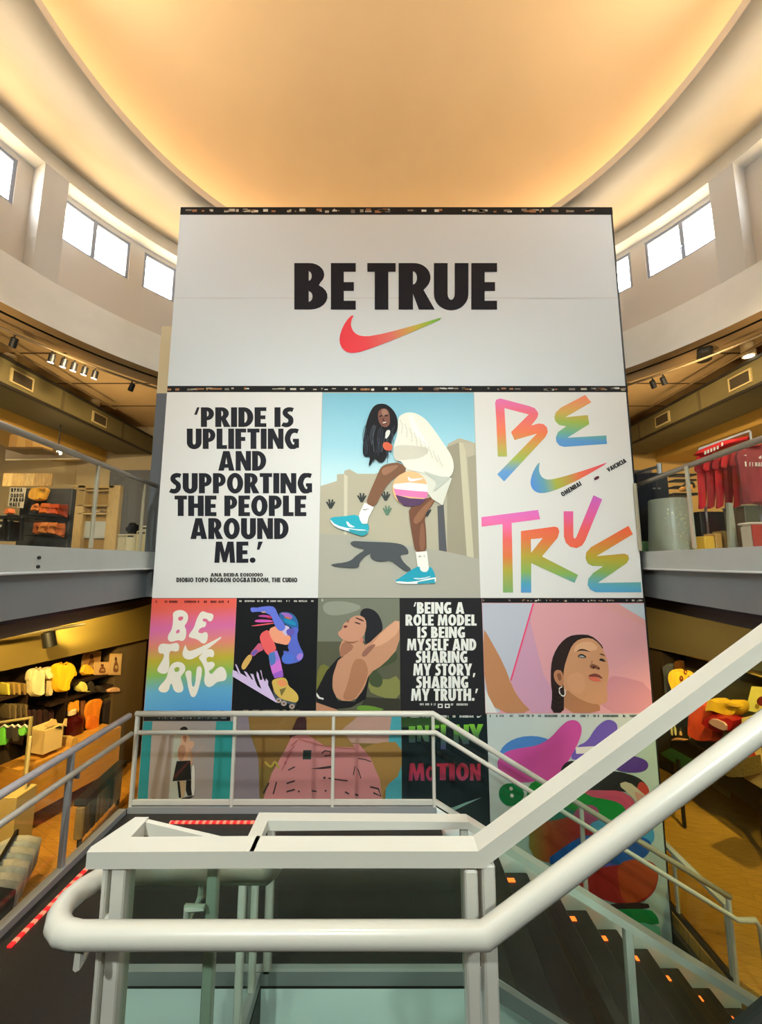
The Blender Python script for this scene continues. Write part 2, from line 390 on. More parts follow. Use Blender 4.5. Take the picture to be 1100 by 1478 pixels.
struct(mb.build('ceiling_joints', mat('joint_dark', (96, 74, 44), 0.8)))

# outer walls of the building
mb = MB(); mb.box(-12.6, -12.4, -9, 12.8, 0, Zr(3.9)); struct(mb.build('wall_left', beige))
mb = MB(); mb.box(12.4, 12.6, -9, 12.8, 0, Zr(3.9)); struct(mb.build('wall_right', beige))
mb = MB(); mb.box(-12.6, 12.6, 12.6, 12.8, 0, Zr(3.9)); struct(mb.build('wall_back', darkwall))
mb = MB(); mb.box(-12.6, 12.6, -9.2, -9, 0, Zr(3.9)); struct(mb.build('wall_behind_viewer', beige))
# gallery walls
mb = MB(); mb.box(-12.4, -5.15, 10.5, 10.7, Zr(.14), Zr(3.75)); struct(mb.build('wall_gallery_left', beige))
mb = MB(); mb.box(5.15, 12.4, 10.5, 10.7, Zr(.14), Zr(3.75)); struct(mb.build('wall_gallery_right', mat('warm_gallery_wall', (214, 176, 104), 0.7)))
for s in (-1, 1):
    mb = MB(); x0, x1 = sorted((s * 4.95, s * 6.85)); mb.box(x0, x1, 9.6, 10.45, Zr(.14), Zr(2.3)); struct(mb.build('wall_pier_' + ('left' if s < 0 else 'right'), slate))

# gallery slabs (plan outlines along the opening)
EL = [(-2.75, -2.6), (-2.8, 0.0), (-2.95, 1.6), (-3.07, 3.0), (-3.15, 4.0), (-3.24, 5.0), (-3.29, 5.70)]
ER = [(3.0, -2.6), (3.08, 0.0), (3.25, 1.8), (3.44, 3.38), (3.54, 4.3), (3.62, 4.9), (3.70, 5.42), (3.78, 5.9)]
def slab(edge, s, name):
    X = s * 12.4
    out = [Vector((x, y, Zr(.14))) for x, y in edge] + [Vector((0.2 + s * .01, 5.9, Zr(.14))), Vector((0.2 + s * .01, 12.6, Zr(.14))), Vector((X, 12.6, Zr(.14))), Vector((X, -2.6, Zr(.14)))]
    m = MB(); m.prism(out, (0, 0, -.24), fasciam); struct(m.build(name, fasciam))
    m = MB(); out2 = [Vector((p.x + (s * .10 if i < len(edge) else 0), p.y, Zr(-.10))) for i, p in enumerate(out)]
    m.prism(out2, (0, 0, -.40), fascia_shaded); struct(m.build(name + '_lower', fascia_shaded))
    m = MB(); m.tube([(x - s * .005, y, Zr(-.10)) for x, y in edge], .012, n=6); struct(m.build('trim_bead', mat('bead_white', (210, 214, 214), .4)))
def underbeam(edge, s, name, m):
    b = MB(); b.bar([(x + s * .45, y, Zr(-.60)) for x, y in edge if y > 1] + [(s * 4.6, 9.5, Zr(-.60))], .22, .20); struct(b.build(name, m))
    b = MB(); b.bar([(x + s * .45 - s * .115, y, Zr(-.56)) for x, y in edge if y > 1] + [(s * 4.485, 9.5, Zr(-.56))], .02, .03); struct(b.build('trim_beam_edge', blackm))
underbeam(EL, -1, 'beam_left', mat('brown_beam', (96, 76, 44), .6)); underbeam(ER, 1, 'beam_right', mat('dark_beam', (58, 50, 36), .6))
slab(EL, -1, 'ceiling_slab_left'); slab(ER, 1, 'ceiling_slab_right')
mb = MB(); mb.box(-12.4, 12.4, -9, -2.6, Zr(-.5), Zr(.14)); struct(mb.build('ceiling_slab_behind_viewer', fasciam))

# ground floor with the stair pit
mb = MB()
for x0, x1, y0, y1 in ((-12.4, -3.22, -9, 12.6), (3.72, 12.4, -9, 12.6), (-3.22, 3.72, 5.8, 12.6), (-3.22, 3.72, -9, -1.2)): mb.box(x0, x1, y0, y1, -.15, 0)
struct(mb.build('floor', woodfloor))
mb = MB(); mb.box(-3.3, 3.8, -1.3, 5.9, -1.75, -1.6); struct(mb.build('floor_pit', carpet))
mb = MB(); mb.box(3.66, 3.72, -1.2, 5.8, -1.6, -.15); mb.box(-3.22, -3.16, -1.2, 5.8, -1.6, -.15); struct(mb.build('wall_pit', mat('pit_wall', (70, 60, 44), .7)))
mb = MB(); mb.box(-3.3, 3.8, -1.26, -1.2, -1.75, 0); mb.box(-3.3, 3.8, 5.8, 5.86, -1.75, 0); struct(mb.build('wall_pit_ends', MATS['pit_wall']))

# ground floor shop fronts
WA_L, WB_L = (-6.40, 6.70), (-5.77, 8.80)
WA_R, WB_R = (6.85, 6.70), (6.15, 8.80)
def along(A, B, t): return (A[0] + (B[0] - A[0]) * t, A[1] + (B[1] - A[1]) * t)
def wallslab(A, B, t0, t1, z0, z1, off0, off1, m, name):
    ux, uy = B[0] - A[0], B[1] - A[1]; L = math.hypot(ux, uy); ux, uy = ux / L, uy / L; nx, ny = uy, -ux
    if nx * A[0] + ny * A[1] > 0: nx, ny = -nx, -ny
    p, q = along(A, B, t0), along(A, B, t1); pts = [Vector((p[0] + nx * off0, p[1] + ny * off0, z0)), Vector((q[0] + nx * off0, q[1] + ny * off0, z0)), Vector((q[0] + nx * off1, q[1] + ny * off1, z0)), Vector((p[0] + nx * off1, p[1] + ny * off1, z0))]
    b = MB(); b.prism(pts, (0, 0, z1 - z0)); return b.build(name, m)
TL, TRt = -2.2, 0.98
struct(wallslab(WA_L, WB_L, TL, 1.6, Zr(-1.80), Zr(-.5), -.05, .10, oliveband, 'wall_bulkhead_left'))
struct(wallslab(WA_L, WB_L, TL, 1.6, 0, Zr(-1.80), -.65, -.55, darkwall, 'wall_shop_left'))
struct(wallslab(WA_L, WB_L, 1.0, 1.34, 0, Zr(-1.80), -.55, .0, mat('brown_jamb', (96, 80, 52), .6), 'wall_jamb_left'))
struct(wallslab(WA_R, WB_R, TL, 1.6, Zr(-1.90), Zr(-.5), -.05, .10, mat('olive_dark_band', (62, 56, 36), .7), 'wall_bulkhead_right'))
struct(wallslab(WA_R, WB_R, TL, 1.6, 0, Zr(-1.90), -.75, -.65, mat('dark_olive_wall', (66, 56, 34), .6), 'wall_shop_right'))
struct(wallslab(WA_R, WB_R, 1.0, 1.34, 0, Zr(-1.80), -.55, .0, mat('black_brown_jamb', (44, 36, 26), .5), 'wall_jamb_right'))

# the wall that carries the posters
WX0, WX1 = -3.18, 3.67
ZT = 5.577
mb = MB(); mb.box(WX0, WX1, D, D + .26, -1.6, Zr(ZT)); struct(mb.build('wall_poster', blackm))
mb = MB(); mb.box(-3.52, -3.24, 5.80, 6.05, Zr(.14), Zr(2.62)); struct(mb.build('wall_column_left', slate))
mb = MB(); mb.box(-3.52, -3.24, 5.80, 6.05, Zr(2.62), Zr(3.75)); struct(mb.build('wall_column_head', beige))

# stair landings (level of the lower landing -2.70, of the upper landing -1.74)
ZL, ZU = -2.70, -1.74
GY2, GY4 = 2.88, 4.60
mb = MB()
mb.box(-2.86, .60, GY2 - .02, GY4 + .06, Zr(ZL - .02), Zr(ZL)); mb.box(-2.86, -1.72, 1.05, GY2 - .02, Zr(ZL - .02), Zr(ZL))
struct(mb.build('floor_landing', carpet))
mb = MB(); mb.box(-2.86, .60, GY2 - .02, GY4 + .06, Zr(ZL - .55), Zr(ZL - .02)); mb.box(-2.86, -1.72, 1.05, GY2 - .02, Zr(ZL - .55), Zr(ZL - .02)); struct(mb.build('floor_landing_edge', paleg))
mb = MB(); mb.box(-.83, -.77, 2.44, GY2 - .02, Zr(ZL - .30), Zr(ZL - .005)); struct(mb.build('beam_landing', carpet))
mb = MB(); mb.box(-2.86, .40, -1.2, 1.04, Zr(ZU - .2), Zr(ZU)); struct(mb.build('floor_upper_landing', carpet))
# ================================================================= stairs and guards
def arc(p, q, r, n=6):  # helper corner: returns nothing fancy, kept straight
    return [p, q]
# --- lower flight
RISE, GO, X0 = 0.175, 0.30, 0.60
st = thing('staircase', 'dark staircase with orange-lit step ends running down beside the poster wall', 'stairs', (X0, 3.7, Zr(ZL)))
ledm = mat('step_lamp', (255, 92, 28), emit=4.0)
for i in range(10):
    x = X0 + GO * i; z = Zr(ZL - RISE * (i + 1))
    b = MB(); b.rbox((x + GO / 2 + .012, 3.76, z - .025), (GO + .03, 1.50, .05), bev=.008); b.box(x, x + .02, 3.01, 4.50, z, z + RISE - .02)
    t = b.build('tread', dark_tread, st)
    q = MB(); q.rbox((x + .09, 4.40, z + .006), (.15, .05, .008), bev=.003, m=ledm); q.build('step_lamp', ledm, t)
def slope_prism(y0, y1, d0, d1, xa, xb):  # band following the flight's slope
    sl = RISE / GO; zz = lambda x, d: Zr(ZL - (x - X0) * sl + d)
    m = MB(); m.prism([Vector((xa, y0, zz(xa, d0))), Vector((xb, y0, zz(xb, d0))), Vector((xb, y0, zz(xb, d1))), Vector((xa, y0, zz(xa, d1)))], (0, y1 - y0, 0)); return m
slope_prism(4.53, 4.58, -.45, .06, X0, X0 + 3.05).build('stringer', paleg, st)
slope_prism(2.955, 3.0, -.45, .02, X0, X0 + 3.05).build('stringer', paleg, st)
SL = RISE / GO
def zf(x, d): return Zr(ZL - max(0, x - X0) * SL + d)

# --- back guard of the lower landing, running on down the flight
gd = thing('guard_railing', 'white tube railing along the back edge of the dark landing, sloping down beside stairs', 'railing', (-2.75, GY4, Zr(ZL)))
XE = X0 + 3.10
b = MB(); b.tube([(-2.745, GY4, zf(0, 1.01)), (X0 - .02, GY4, zf(0, 1.01)), (XE, GY4, zf(XE, .98))], .030); b.build('top_rail', white, gd, True)
b = MB(); b.tube([(-2.66, GY4 - .07, zf(0, .84)), (X0, GY4 - .07, zf(0, .84)), (XE, GY4 - .07, zf(XE, .82)), (XE + .18, GY4 - .07, zf(XE, .82)), (XE + .22, GY4 - .07, zf(XE, .76)), (XE + .26, GY4 - .07, zf(XE, .02))], .024); b.build('handrail', white, gd, True)
b = MB(); b.bar([(-2.74, GY4, zf(0, .10)), (X0, GY4, zf(0, .10)), (XE, GY4, zf(XE, .12))], .03, .045); b.build('bottom_rail', white, gd)
b = MB(); b.box(-2.745, X0, GY4 - .03, GY4 + .05, Zr(ZL), Zr(ZL + .06)); b.build('base_channel', greymetal, gd)
for x in (-2.725, -1.63, -.53, .58): MB().rbox((x, GY4, zf(x, .50)), (.035, .045, 1.0), bev=.006).build('post', white, gd)
for x in (2.18, XE - .02): MB().rbox((x, GY4, zf(x, .53)), (.035, .045, .92), bev=.006).build('post', white, gd)
for a, c in ((-2.74, -1.65), (-1.61, -.55), (-.51, .56)):
    pane([(a, GY4 + .012, zf(0, .13)), (c, GY4 + .012, zf(0, .13)), (c, GY4 + .012, zf(0, .97)), (a, GY4 + .012, zf(0, .97))], g_clear, gd)
for a, c in ((.62, 2.15), (2.22, XE - .05)):
    pane([(a, GY4 + .012, zf(a, .14)), (c, GY4 + .012, zf(c, .14)), (c, GY4 + .012, zf(c, .95)), (a, GY4 + .012, zf(a, .95))], g_clear, gd)
# --- side guard of the lower landing
GX = -2.80
gs = thing('guard_railing', 'tube railing with glass along the landing side above the shop floor', 'railing', (GX, 2.9, Zr(ZL)))
MB().tube([(GX, GY4 - .03, zf(0, 1.0)), (GX, 1.1, zf(0, 1.0))], .032).build('top_rail', mat('grey_lilac_paint', (196, 192, 196), .35), gs, True)
b = MB(); b.tube([(GX + .08, GY4 - .10, zf(0, .84)), (GX + .08, 1.1, zf(0, .84))], .026); b.build('handrail', white, gs, True)
for y in (3.76, 2.9, 2.0, 1.2):
    po = MB().rbox((GX, y, zf(0, .5)), (.05, .04, .98), bev=.006).build('post', greymetal, gs)
    MB().tube([(GX + .02, y, zf(0, .78)), (GX + .08, y, zf(0, .78)), (GX + .08, y, zf(0, .83))], .012, n=8).build('bracket', steel, po)
MB().box(GX - .03, GX + .05, 1.06, GY4 - .04, Zr(ZL), Zr(ZL + .055)).build('base_channel', greymetal, gs)
for a, c in ((3.79, 4.54), (2.93, 3.73), (2.03, 2.87)):
    pane([(GX - .012, a, zf(0, .07)), (GX - .012, c, zf(0, .07)), (GX - .012, c, zf(0, .96)), (GX - .012, a, zf(0, .96))], g_clear, gs)
# --- inner guard round the stair well
gi = thing('guard_railing', 'white flat-topped railing with green glass round the stair well, sloping down with the dark steps', 'railing', (-.78, GY2, Zr(ZL)))
X2E = X0 + 2.9
b = MB(); b.bar([(-.80, 2.48, zf(0, .95)), (-.80, GY2, zf(0, .95)), (X0 - .02, GY2, zf(0, .95)), (X2E, GY2, zf(X2E, .93))], .085, .045); b.build('cap_rail', white, gi)
b = MB(); b.bar([(-1.70, GY2, zf(0, .04)), (X0, GY2, zf(0, .04)), (X2E, GY2, zf(X2E, .10))], .05, .08); b.build('glass_shoe', greymetal, gi)
b = MB(); b.bar([(-.80, 2.46, zf(0, .04)), (-.80, GY2 - .03, zf(0, .04))], .05, .08); b.build('glass_shoe', greymetal, gi)
for x in (-.74, .56): MB().rbox((x, GY2, zf(x, .50)), (.05, .05, .88), bev=.006).build('post', white, gi)
MB().rbox((1.62, GY2, zf(1.62, .5)), (.05, .05, .86), bev=.006).build('post', white, gi)
for y in (2.50, 2.75): MB().rbox((-.80, y, zf(0, .50)), (.04, .04, .88), bev=.006).build('post', white, gi)
pane([(-.71, GY2, zf(0, .08)), (.53, GY2, zf(0, .08)), (.53, GY2, zf(0, .93)), (-.71, GY2, zf(0, .93))], g_clear, gi)
for a, c in ((.60, 1.59), (1.65, X2E)):
    pane([(a, GY2, zf(a, .14)), (c, GY2, zf(c, .14)), (c, GY2, zf(c, .9)), (a, GY2, zf(a, .9))], g_clear, gi)
pane([(-.80, 2.53, zf(0, .08)), (-.80, 2.72, zf(0, .08)), (-.80, 2.72, zf(0, .93)), (-.80, 2.53, zf(0, .93))], g_clear, gi)
# --- the near guard: level over the upper landing, then rising beside the upper flight
GYN = 1.0
ZC = -.672; XK = .227; SU = .658
gn = thing('guard_railing', 'big white flat-capped railing with rounded handrail wrapping its end, rising beside the upper stairs', 'railing', (-.2, GYN, Zr(ZU)))
def zc(x, d=0): return Zr(ZC + max(0, x - XK) * SU + d)
XR = 2.3
b = MB(); b.bar([(-.30, GYN, zc(0)), (XK, GYN, zc(0)), (XR, GYN, zc(XR))], .050, .035)
# pointed end of the cap: outer return and inner diagonal
b.prism([Vector((-.668, GYN - .028, zc(0, -.0175))), Vector((-.29, GYN - .025, zc(0, -.0175))), Vector((-.29, GYN + .025, zc(0, -.0175))), Vector((-.36, GYN + .025, zc(0, -.0175))), Vector((-.60, GYN + .085, zc(0, -.0175))), Vector((-.645, GYN + .085, zc(0, -.0175))), Vector((-.695, GYN - .015, zc(0, -.0175)))][:3] + [Vector((-.60, GYN + .022, zc(0, -.0175))), Vector((-.60, GYN + .095, zc(0, -.0175))), Vector((-.635, GYN + .095, zc(0, -.0175))), Vector((-.672, GYN - .012, zc(0, -.0175)))], (0, 0, .035))
b.bar([(-.60, GYN + .085, zc(0)), (-.38, GYN + .02, zc(0))], .012, .03)
b.build('cap_rail', white, gn)
HN = .92; HF = 1.085; ZH = -.777
hp = []
for i in range(9):
    a = PI / 2 + PI * i / 8; hp.append(((-.640 + .0825 * math.cos(a) * 1.0), (HN + HF) / 2 + (HF - HN) / 2 * math.sin(a), Zr(ZH)))
path = [(-.29, HF, Zr(ZH)), (-.640, HF, Zr(ZH))] + hp[1:-1] + [(-.640, HN, Zr(ZH)), (.218, HN, Zr(ZH)), (XR, HN, Zr(ZH + (XR - .218) * .65))]
path = [(-.262, HF, Zr(ZH + .03)), (-.275, HF, Zr(ZH + .012))] + path
MB().tube(path, .0235, n=16).build('handrail', white, gn, 'auto')
for x, y in ((-.60, HF), (-.60, HN), (-.42, HF)):
    zb = ZH + max(0, x - .218) * .65; yc = GYN + (.01 if y > GYN else -.01)
    MB().tube([(x - .03, y, Zr(zb - .015)), (x - .03, y, Zr(zb - .055)), (x - .03, yc, Zr(zb - .055)), (x - .03, yc, Zr(zb - .02)), (x + .01, yc, Zr(zb - .02))], .007, n=8).build('bracket', white, gn)
for x in (-.628, -.597): MB().rbox((x, GYN, (zc(0, -.02) + Zr(ZU)) / 2), (.012 if x < -.62 else .032, .045, zc(0, -.02) - Zr(ZU)), bev=.003).build('post', white, gn)
for x in (.205, .245): MB().rbox((x, GYN, (zc(x, -.02) + Zr(ZU)) / 2), (.030, .045, zc(x, -.03) - Zr(ZU)), bev=.004).build('post', white, gn)
MB().rbox((-.40, GYN + .03, (zc(0, -.02) + Zr(ZU)) / 2), (.026, .02, zc(0, -.02) - Zr(ZU)), bev=.003).build('post', white, gn)
pane([(-.585, GYN, Zr(ZU)), (.188, GYN, Zr(ZU)), (.188, GYN, zc(0, -.02)), (-.585, GYN, zc(0, -.02))], g_green, gn)
pane([(.262, GYN, zc(.262, -.74)), (XR, GYN, zc(XR, -.74)), (XR, GYN, zc(XR, -.02)), (.262, GYN, zc(.262, -.02))], g_green, gn)
b = MB(); b.prism([Vector((.262, GYN - .03, zc(.262, -1.09))), Vector((XR, GYN - .03, zc(XR, -1.09))), Vector((XR, GYN - .03, zc(XR, -.76))), Vector((.262, GYN - .03, zc(.262, -.76)))], (0, .06, 0)); b.build('stringer', mat('grey_stringer', (150, 150, 146), .45, noise=.08, nscale=12), gn)
b = MB(); b.bar([(.262, GYN, zc(.262, -.745)), (XR, GYN, zc(XR, -.745))], .03, .03); b.build('glass_shoe', blackm, gn)
# upper flight
su = thing('staircase', 'upper staircase climbing behind the big white railing', 'stairs', (.45, .3, Zr(ZU)))
for i in range(9):
    x = .45 + .265 * i; z = Zr(ZU + .172 * (i + 1)); MB().rbox((x + .14, .36, z - .03), (.30, 1.18, .06), bev=.008).build('tread', dark_tread, su)
# steps between the landings
ss = thing('short_steps', 'short dark flight joining the two landings', 'stairs', (-2.3, 1.6, Zr(ZL)))
for i in range(4):
    z = Zr(ZL + .19 * (i + 1)); MB().box(-2.74, -1.74, 1.06, 2.06 - .25 * i, z - .19, z).build('tread', carpet, ss)
# red light strips on the lower landing
redm = mat('red_lamp', (255, 40, 30), emit=2.2); redw = mat('pale_lamp', (255, 196, 160), emit=2.5); redd = mat('strip_base', (110, 20, 16), .4)
def lampstrip(rgb1, rgb2, n0, p, q):
    m = bpy.data.materials.new('red_lamp_strip'); m.use_nodes = True; nt = m.node_tree; bs = nt.nodes['Principled BSDF']
    g = nt.nodes.new('ShaderNodeNewGeometry'); d = q - p; s_ = nt.nodes.new('ShaderNodeVectorMath'); s_.operation = 'DOT_PRODUCT'; s_.inputs[1].default_value = d.normalized() * n0
    f = nt.nodes.new('ShaderNodeMath'); f.operation = 'FRACT'; r = nt.nodes.new('ShaderNodeValToRGB'); r.color_ramp.interpolation = 'CONSTANT'
    r.color_ramp.elements[0].color = C(*rgb1); r.color_ramp.elements[1].color = C(*rgb2); r.color_ramp.elements[1].position = .45
    nt.links.new(g.outputs['Position'], s_.inputs[0]); nt.links.new(s_.outputs['Value'], f.inputs[0]); nt.links.new(f.outputs[0], r.inputs[0])
    nt.links.new(r.outputs[0], bs.inputs['Emission Color']); bs.inputs['Emission Strength'].default_value = .9; bs.inputs['Base Color'].default_value = (.2, .02, .02, 1)
    return m
def strip(p, q, label, n):
    p, q = Vector(p), Vector(q)
    b = MB(); b.bar([p + Vector((0, 0, .008)), q + Vector((0, 0, .008))], .034, .014); tag(b.build('light_strip', lampstrip((255, 150, 110), (235, 30, 34), n, p, q)), label, 'light')
strip((-2.62, 3.10, Zr(ZL)), (-2.60, 3.96, Zr(ZL)), 'red light strip on the dark floor beside the glass side railing', 14)
strip((-2.2, 4.42, Zr(ZL)), (.10, 4.42, Zr(ZL)), 'red light strip on the dark floor below the poster wall railing', 14)
# ground floor guard at the pit edge
gp = thing('guard_railing', 'low amber glass railing on the wooden floor at the foot of the stairs', 'railing', (3.74, 5.2, 0))
MB().bar([(3.76, 4.72, .74), (3.76, 6.6, .74)], .07, .04).build('top_rail', white, gp)
MB().bar([(3.76, 4.72, .03), (3.76, 6.6, .03)], .05, .06).build('base_channel', blackm, gp)
for y in (4.74, 5.5): MB().rbox((3.76, y, .37), (.04, .04, .70), bev=.005).build('post', white, gp)
for a, c in ((4.77, 5.47), (5.53, 6.55)): pane([(3.76, a, .05), (3.76, c, .05), (3.76, c, .72), (3.76, a, .72)], g_amber, gp)
# gallery guards
for edge, s in ((EL, -1), (ER, 1)):
    pts = [(x + s * .06, y, Zr(1.12)) for x, y in edge if y > -.5]
    gg = thing('guard_railing', 'curved gallery glass railing %s' % ('in front of the orange wallets' if s < 0 else 'in front of the red shirts'), 'railing', (pts[2][0], pts[2][1], Zr(.14)))
    MB().tube(pts, .032).build('top_rail', mat('dull_steel', (150, 142, 128), .35, .6), gg, True)
    sp = [(x + s * .06, y) for x, y in edge if y > -.5]
    posts = ((-3.18, 3.05), (-3.245, 4.35), (-3.335, 5.38)) if s < 0 else ((3.50, 3.30), (3.585, 4.45), (3.63, 5.45))
    for x, y in posts: MB().rbox((x, y, Zr(.63)), (.03, .04, .96), bev=.005).build('post', mat('champagne_post', (196, 186, 160), .3, .4), gg)
    for (x0, y0), (x1, y1) in zip(sp[:-1], sp[1:]): pane([(x0, y0, Zr(.14)), (x1, y1, Zr(.14)), (x1, y1, Zr(1.08)), (x0, y0, Zr(1.08))], g_gal, gg)
# ================================================================= posters on the wall
def ell(cx, cy, rx, ry, a0=0, a1=360, n=14): return [(cx + rx * math.cos(math.radians(a0 + (a1 - a0) * i / n)), cy + ry * math.sin(math.radians(a0 + (a1 - a0) * i / n))) for i in range(n + (0 if abs(a1 - a0) == 360 else 1))]
def chaikin(p, n):
    for _ in range(n):
        q = []
        for i in range(len(p)):
            a, b = p[i], p[(i + 1) % len(p)]
            q += [(a[0] * .75 + b[0] * .25, a[1] * .75 + b[1] * .25), (a[0] * .25 + b[0] * .75, a[1] * .25 + b[1] * .75)]
        p = q
    return p
def stroke(pts, w0):
    L, R = [], []
    for i, p in enumerate(pts):
        a = pts[max(0, i - 1)]; b = pts[min(len(pts) - 1, i + 1)]; dx, dy = b[0] - a[0], b[1] - a[1]; l = math.hypot(dx, dy) or 1
        ww = w0[i] if isinstance(w0, (list, tuple)) else w0
        L.append((p[0] - dy / l * ww / 2, p[1] + dx / l * ww / 2)); R.append((p[0] + dy / l * ww / 2, p[1] - dx / l * ww / 2))
    return L + R[::-1]
def curve(pts, n=8):                        # Catmull-Rom through open points
    out = []
    for i in range(len(pts) - 1):
        p0, p1, p2, p3 = pts[max(0, i - 1)], pts[i], pts[i + 1], pts[min(len(pts) - 1, i + 2)]
        for k in range(n):
            t = k / n
            out.append(tuple(.5 * (2 * p1[j] + (p2[j] - p0[j]) * t + (2 * p0[j] - 5 * p1[j] + 4 * p2[j] - p3[j]) * t * t + (3 * p1[j] - p0[j] - 3 * p2[j] + p3[j]) * t ** 3) for j in (0, 1)))
    return out + [pts[-1]]
_G = {}
def glyphs():
    t, b = .27, .19
    G = _G
    G['E'] = (.52, [(0, 0), (.52, 0), (.52, b), (t, b), (t, .40), (.48, .40), (.48, .59), (t, .59), (t, 1 - b), (.52, 1 - b), (.52, 1), (0, 1)], [])
    G['F'] = (.50, [(0, 0), (t, 0), (t, .39), (.46, .39), (.46, .59), (t, .59), (t, 1 - b), (.50, 1 - b), (.50, 1), (0, 1)], [])
    G['L'] = (.48, [(0, 0), (.48, 0), (.48, b), (t, b), (t, 1), (0, 1)], [])
    G['I'] = (.27, [(0, 0), (t, 0), (t, 1), (0, 1)], [])
    G['T'] = (.56, [(.145, 0), (.415, 0), (.415, 1 - b), (.56, 1 - b), (.56, 1), (0, 1), (0, 1 - b), (.145, 1 - b)], [])
    G['H'] = (.70, [(0, 0), (t, 0), (t, .40), (.43, .40), (.43, 0), (.70, 0), (.70, 1), (.43, 1), (.43, .61), (t, .61), (t, 1), (0, 1)], [])
    G['N'] = (.72, [(0, 0), (.24, 0), (.24, .50), (.46, 0), (.72, 0), (.72, 1), (.48, 1), (.48, .50), (.26, 1), (0, 1)], [])
    G['M'] = (.90, [(0, 0), (.22, 0), (.25, .55), (.37, .02), (.53, .02), (.65, .55), (.68, 0), (.90, 0), (.83, 1), (.57, 1), (.45, .50), (.33, 1), (.07, 1)], [])
    G['A'] = (.76, [(0, 0), (.26, 0), (.29, .15), (.47, .15), (.50, 0), (.76, 0), (.53, 1), (.23, 1)], [[(.33, .34), (.43, .34), (.38, .68)]])
    G['V'] = (.72, [(.24, 0), (.48, 0), (.72, 1), (.46, 1), (.36, .40), (.26, 1), (0, 1)], [])
    G['Y'] = (.72, [(.225, 0), (.495, 0), (.495, .40), (.72, 1), (.45, 1), (.36, .66), (.27, 1), (0, 1), (.225, .40)], [])
    G['K'] = (.70, [(0, 0), (t, 0), (t, .36), (.42, 0), (.72, 0), (.48, .52), (.70, 1), (.43, 1), (t, .64), (t, 1), (0, 1)], [])
    G['O'] = (.74, ell(.37, .5, .37, .515, n=28), [ell(.37, .5, .115, .29, n=18)])
    G['D'] = (.66, [(0, 0), (.25, 0)] + ell(.25, .5, .41, .5, -90, 90, 14) + [(0, 1)], [[(t, .22)] + ell(t, .5, .125, .28, -80, 80, 10) + [(t, .78)]])
    G['P'] = (.58, [(0, 0), (t, 0), (t, .34)] + ell(.27, .67, .31, .33, -80, 90, 12) + [(0, 1)], [[(t, .53)] + ell(t, .67, .075, .14, -80, 80, 8) + [(t, .81)]])
    G['R'] = (.64, [(0, 0), (t, 0), (t, .34), (.38, 0), (.68, 0), (.47, .42)] + ell(.29, .69, .31, .31, -40, 90, 11) + [(0, 1)], [[(t, .54)] + ell(t, .68, .075, .14, -80, 80, 8) + [(t, .82)]])
    G['B'] = (.62, [(0, 0), (.30, 0)] + ell(.30, .28, .32, .28, -88, 60, 9) + ell(.28, .75, .28, .25, -40, 90, 9) + [(0, 1)], [[(t, .16)] + ell(t, .28, .07, .11, -80, 80, 7) + [(t, .40)], [(t, .62)] + ell(t, .72, .055, .10, -80, 80, 7) + [(t, .83)]])
    G['U'] = (.68, [(0, 1), (0, .33)] + ell(.34, .33, .34, .345, 180, 360, 16) + [(.68, 1), (.41, 1), (.41, .34)] + ell(.34, .34, .07, .13, 0, -180, 8) + [(.27, 1)], [])
    G['S'] = (.54, stroke(curve([(.50, .86), (.36, .90), (.19, .84), (.15, .69), (.25, .56), (.38, .44), (.39, .24), (.27, .11), (.12, .11), (.02, .15)], 5), [.21] * 6 + [.23] * 34 + [.21] * 6), [])
    G['C'] = (.60, stroke(curve([(.58, .86), (.44, .90), (.24, .83), (.13, .5), (.24, .17), (.44, .10), (.58, .14)], 6), [.22] * 9 + [.26] * 19 + [.22] * 9), [])
    G['G'] = (.68, stroke(curve([(.62, .86), (.46, .90), (.25, .83), (.13, .5), (.25, .17), (.42, .10), (.53, .16)], 6), [.22] * 9 + [.26] * 19 + [.22] * 9)[:-0 or None], [])
    G['.'] = (.26, ell(.13, .12, .13, .13, n=12), [])
    G[','] = (.26, [(.02, -.14), (.14, -.14), (.26, .2), (.06, .2)], [])
    G['`'] = (.24, [(.0, .62), (.12, .62), (.24, 1), (.13, 1)], [])
    G["'"] = (.24, [(.0, .62), (.11, .62), (.26, 1), (.06, 1)], [])
    # the G's bar is drawn as part of its outline
    o = list(G['G'][1]); G['G2'] = [(.38, .50), (.66, .50), (.66, .05), (.44, .05), (.44, .34), (.38, .34)]
glyphs()
PL = D - 0.012                              # face of the poster panels
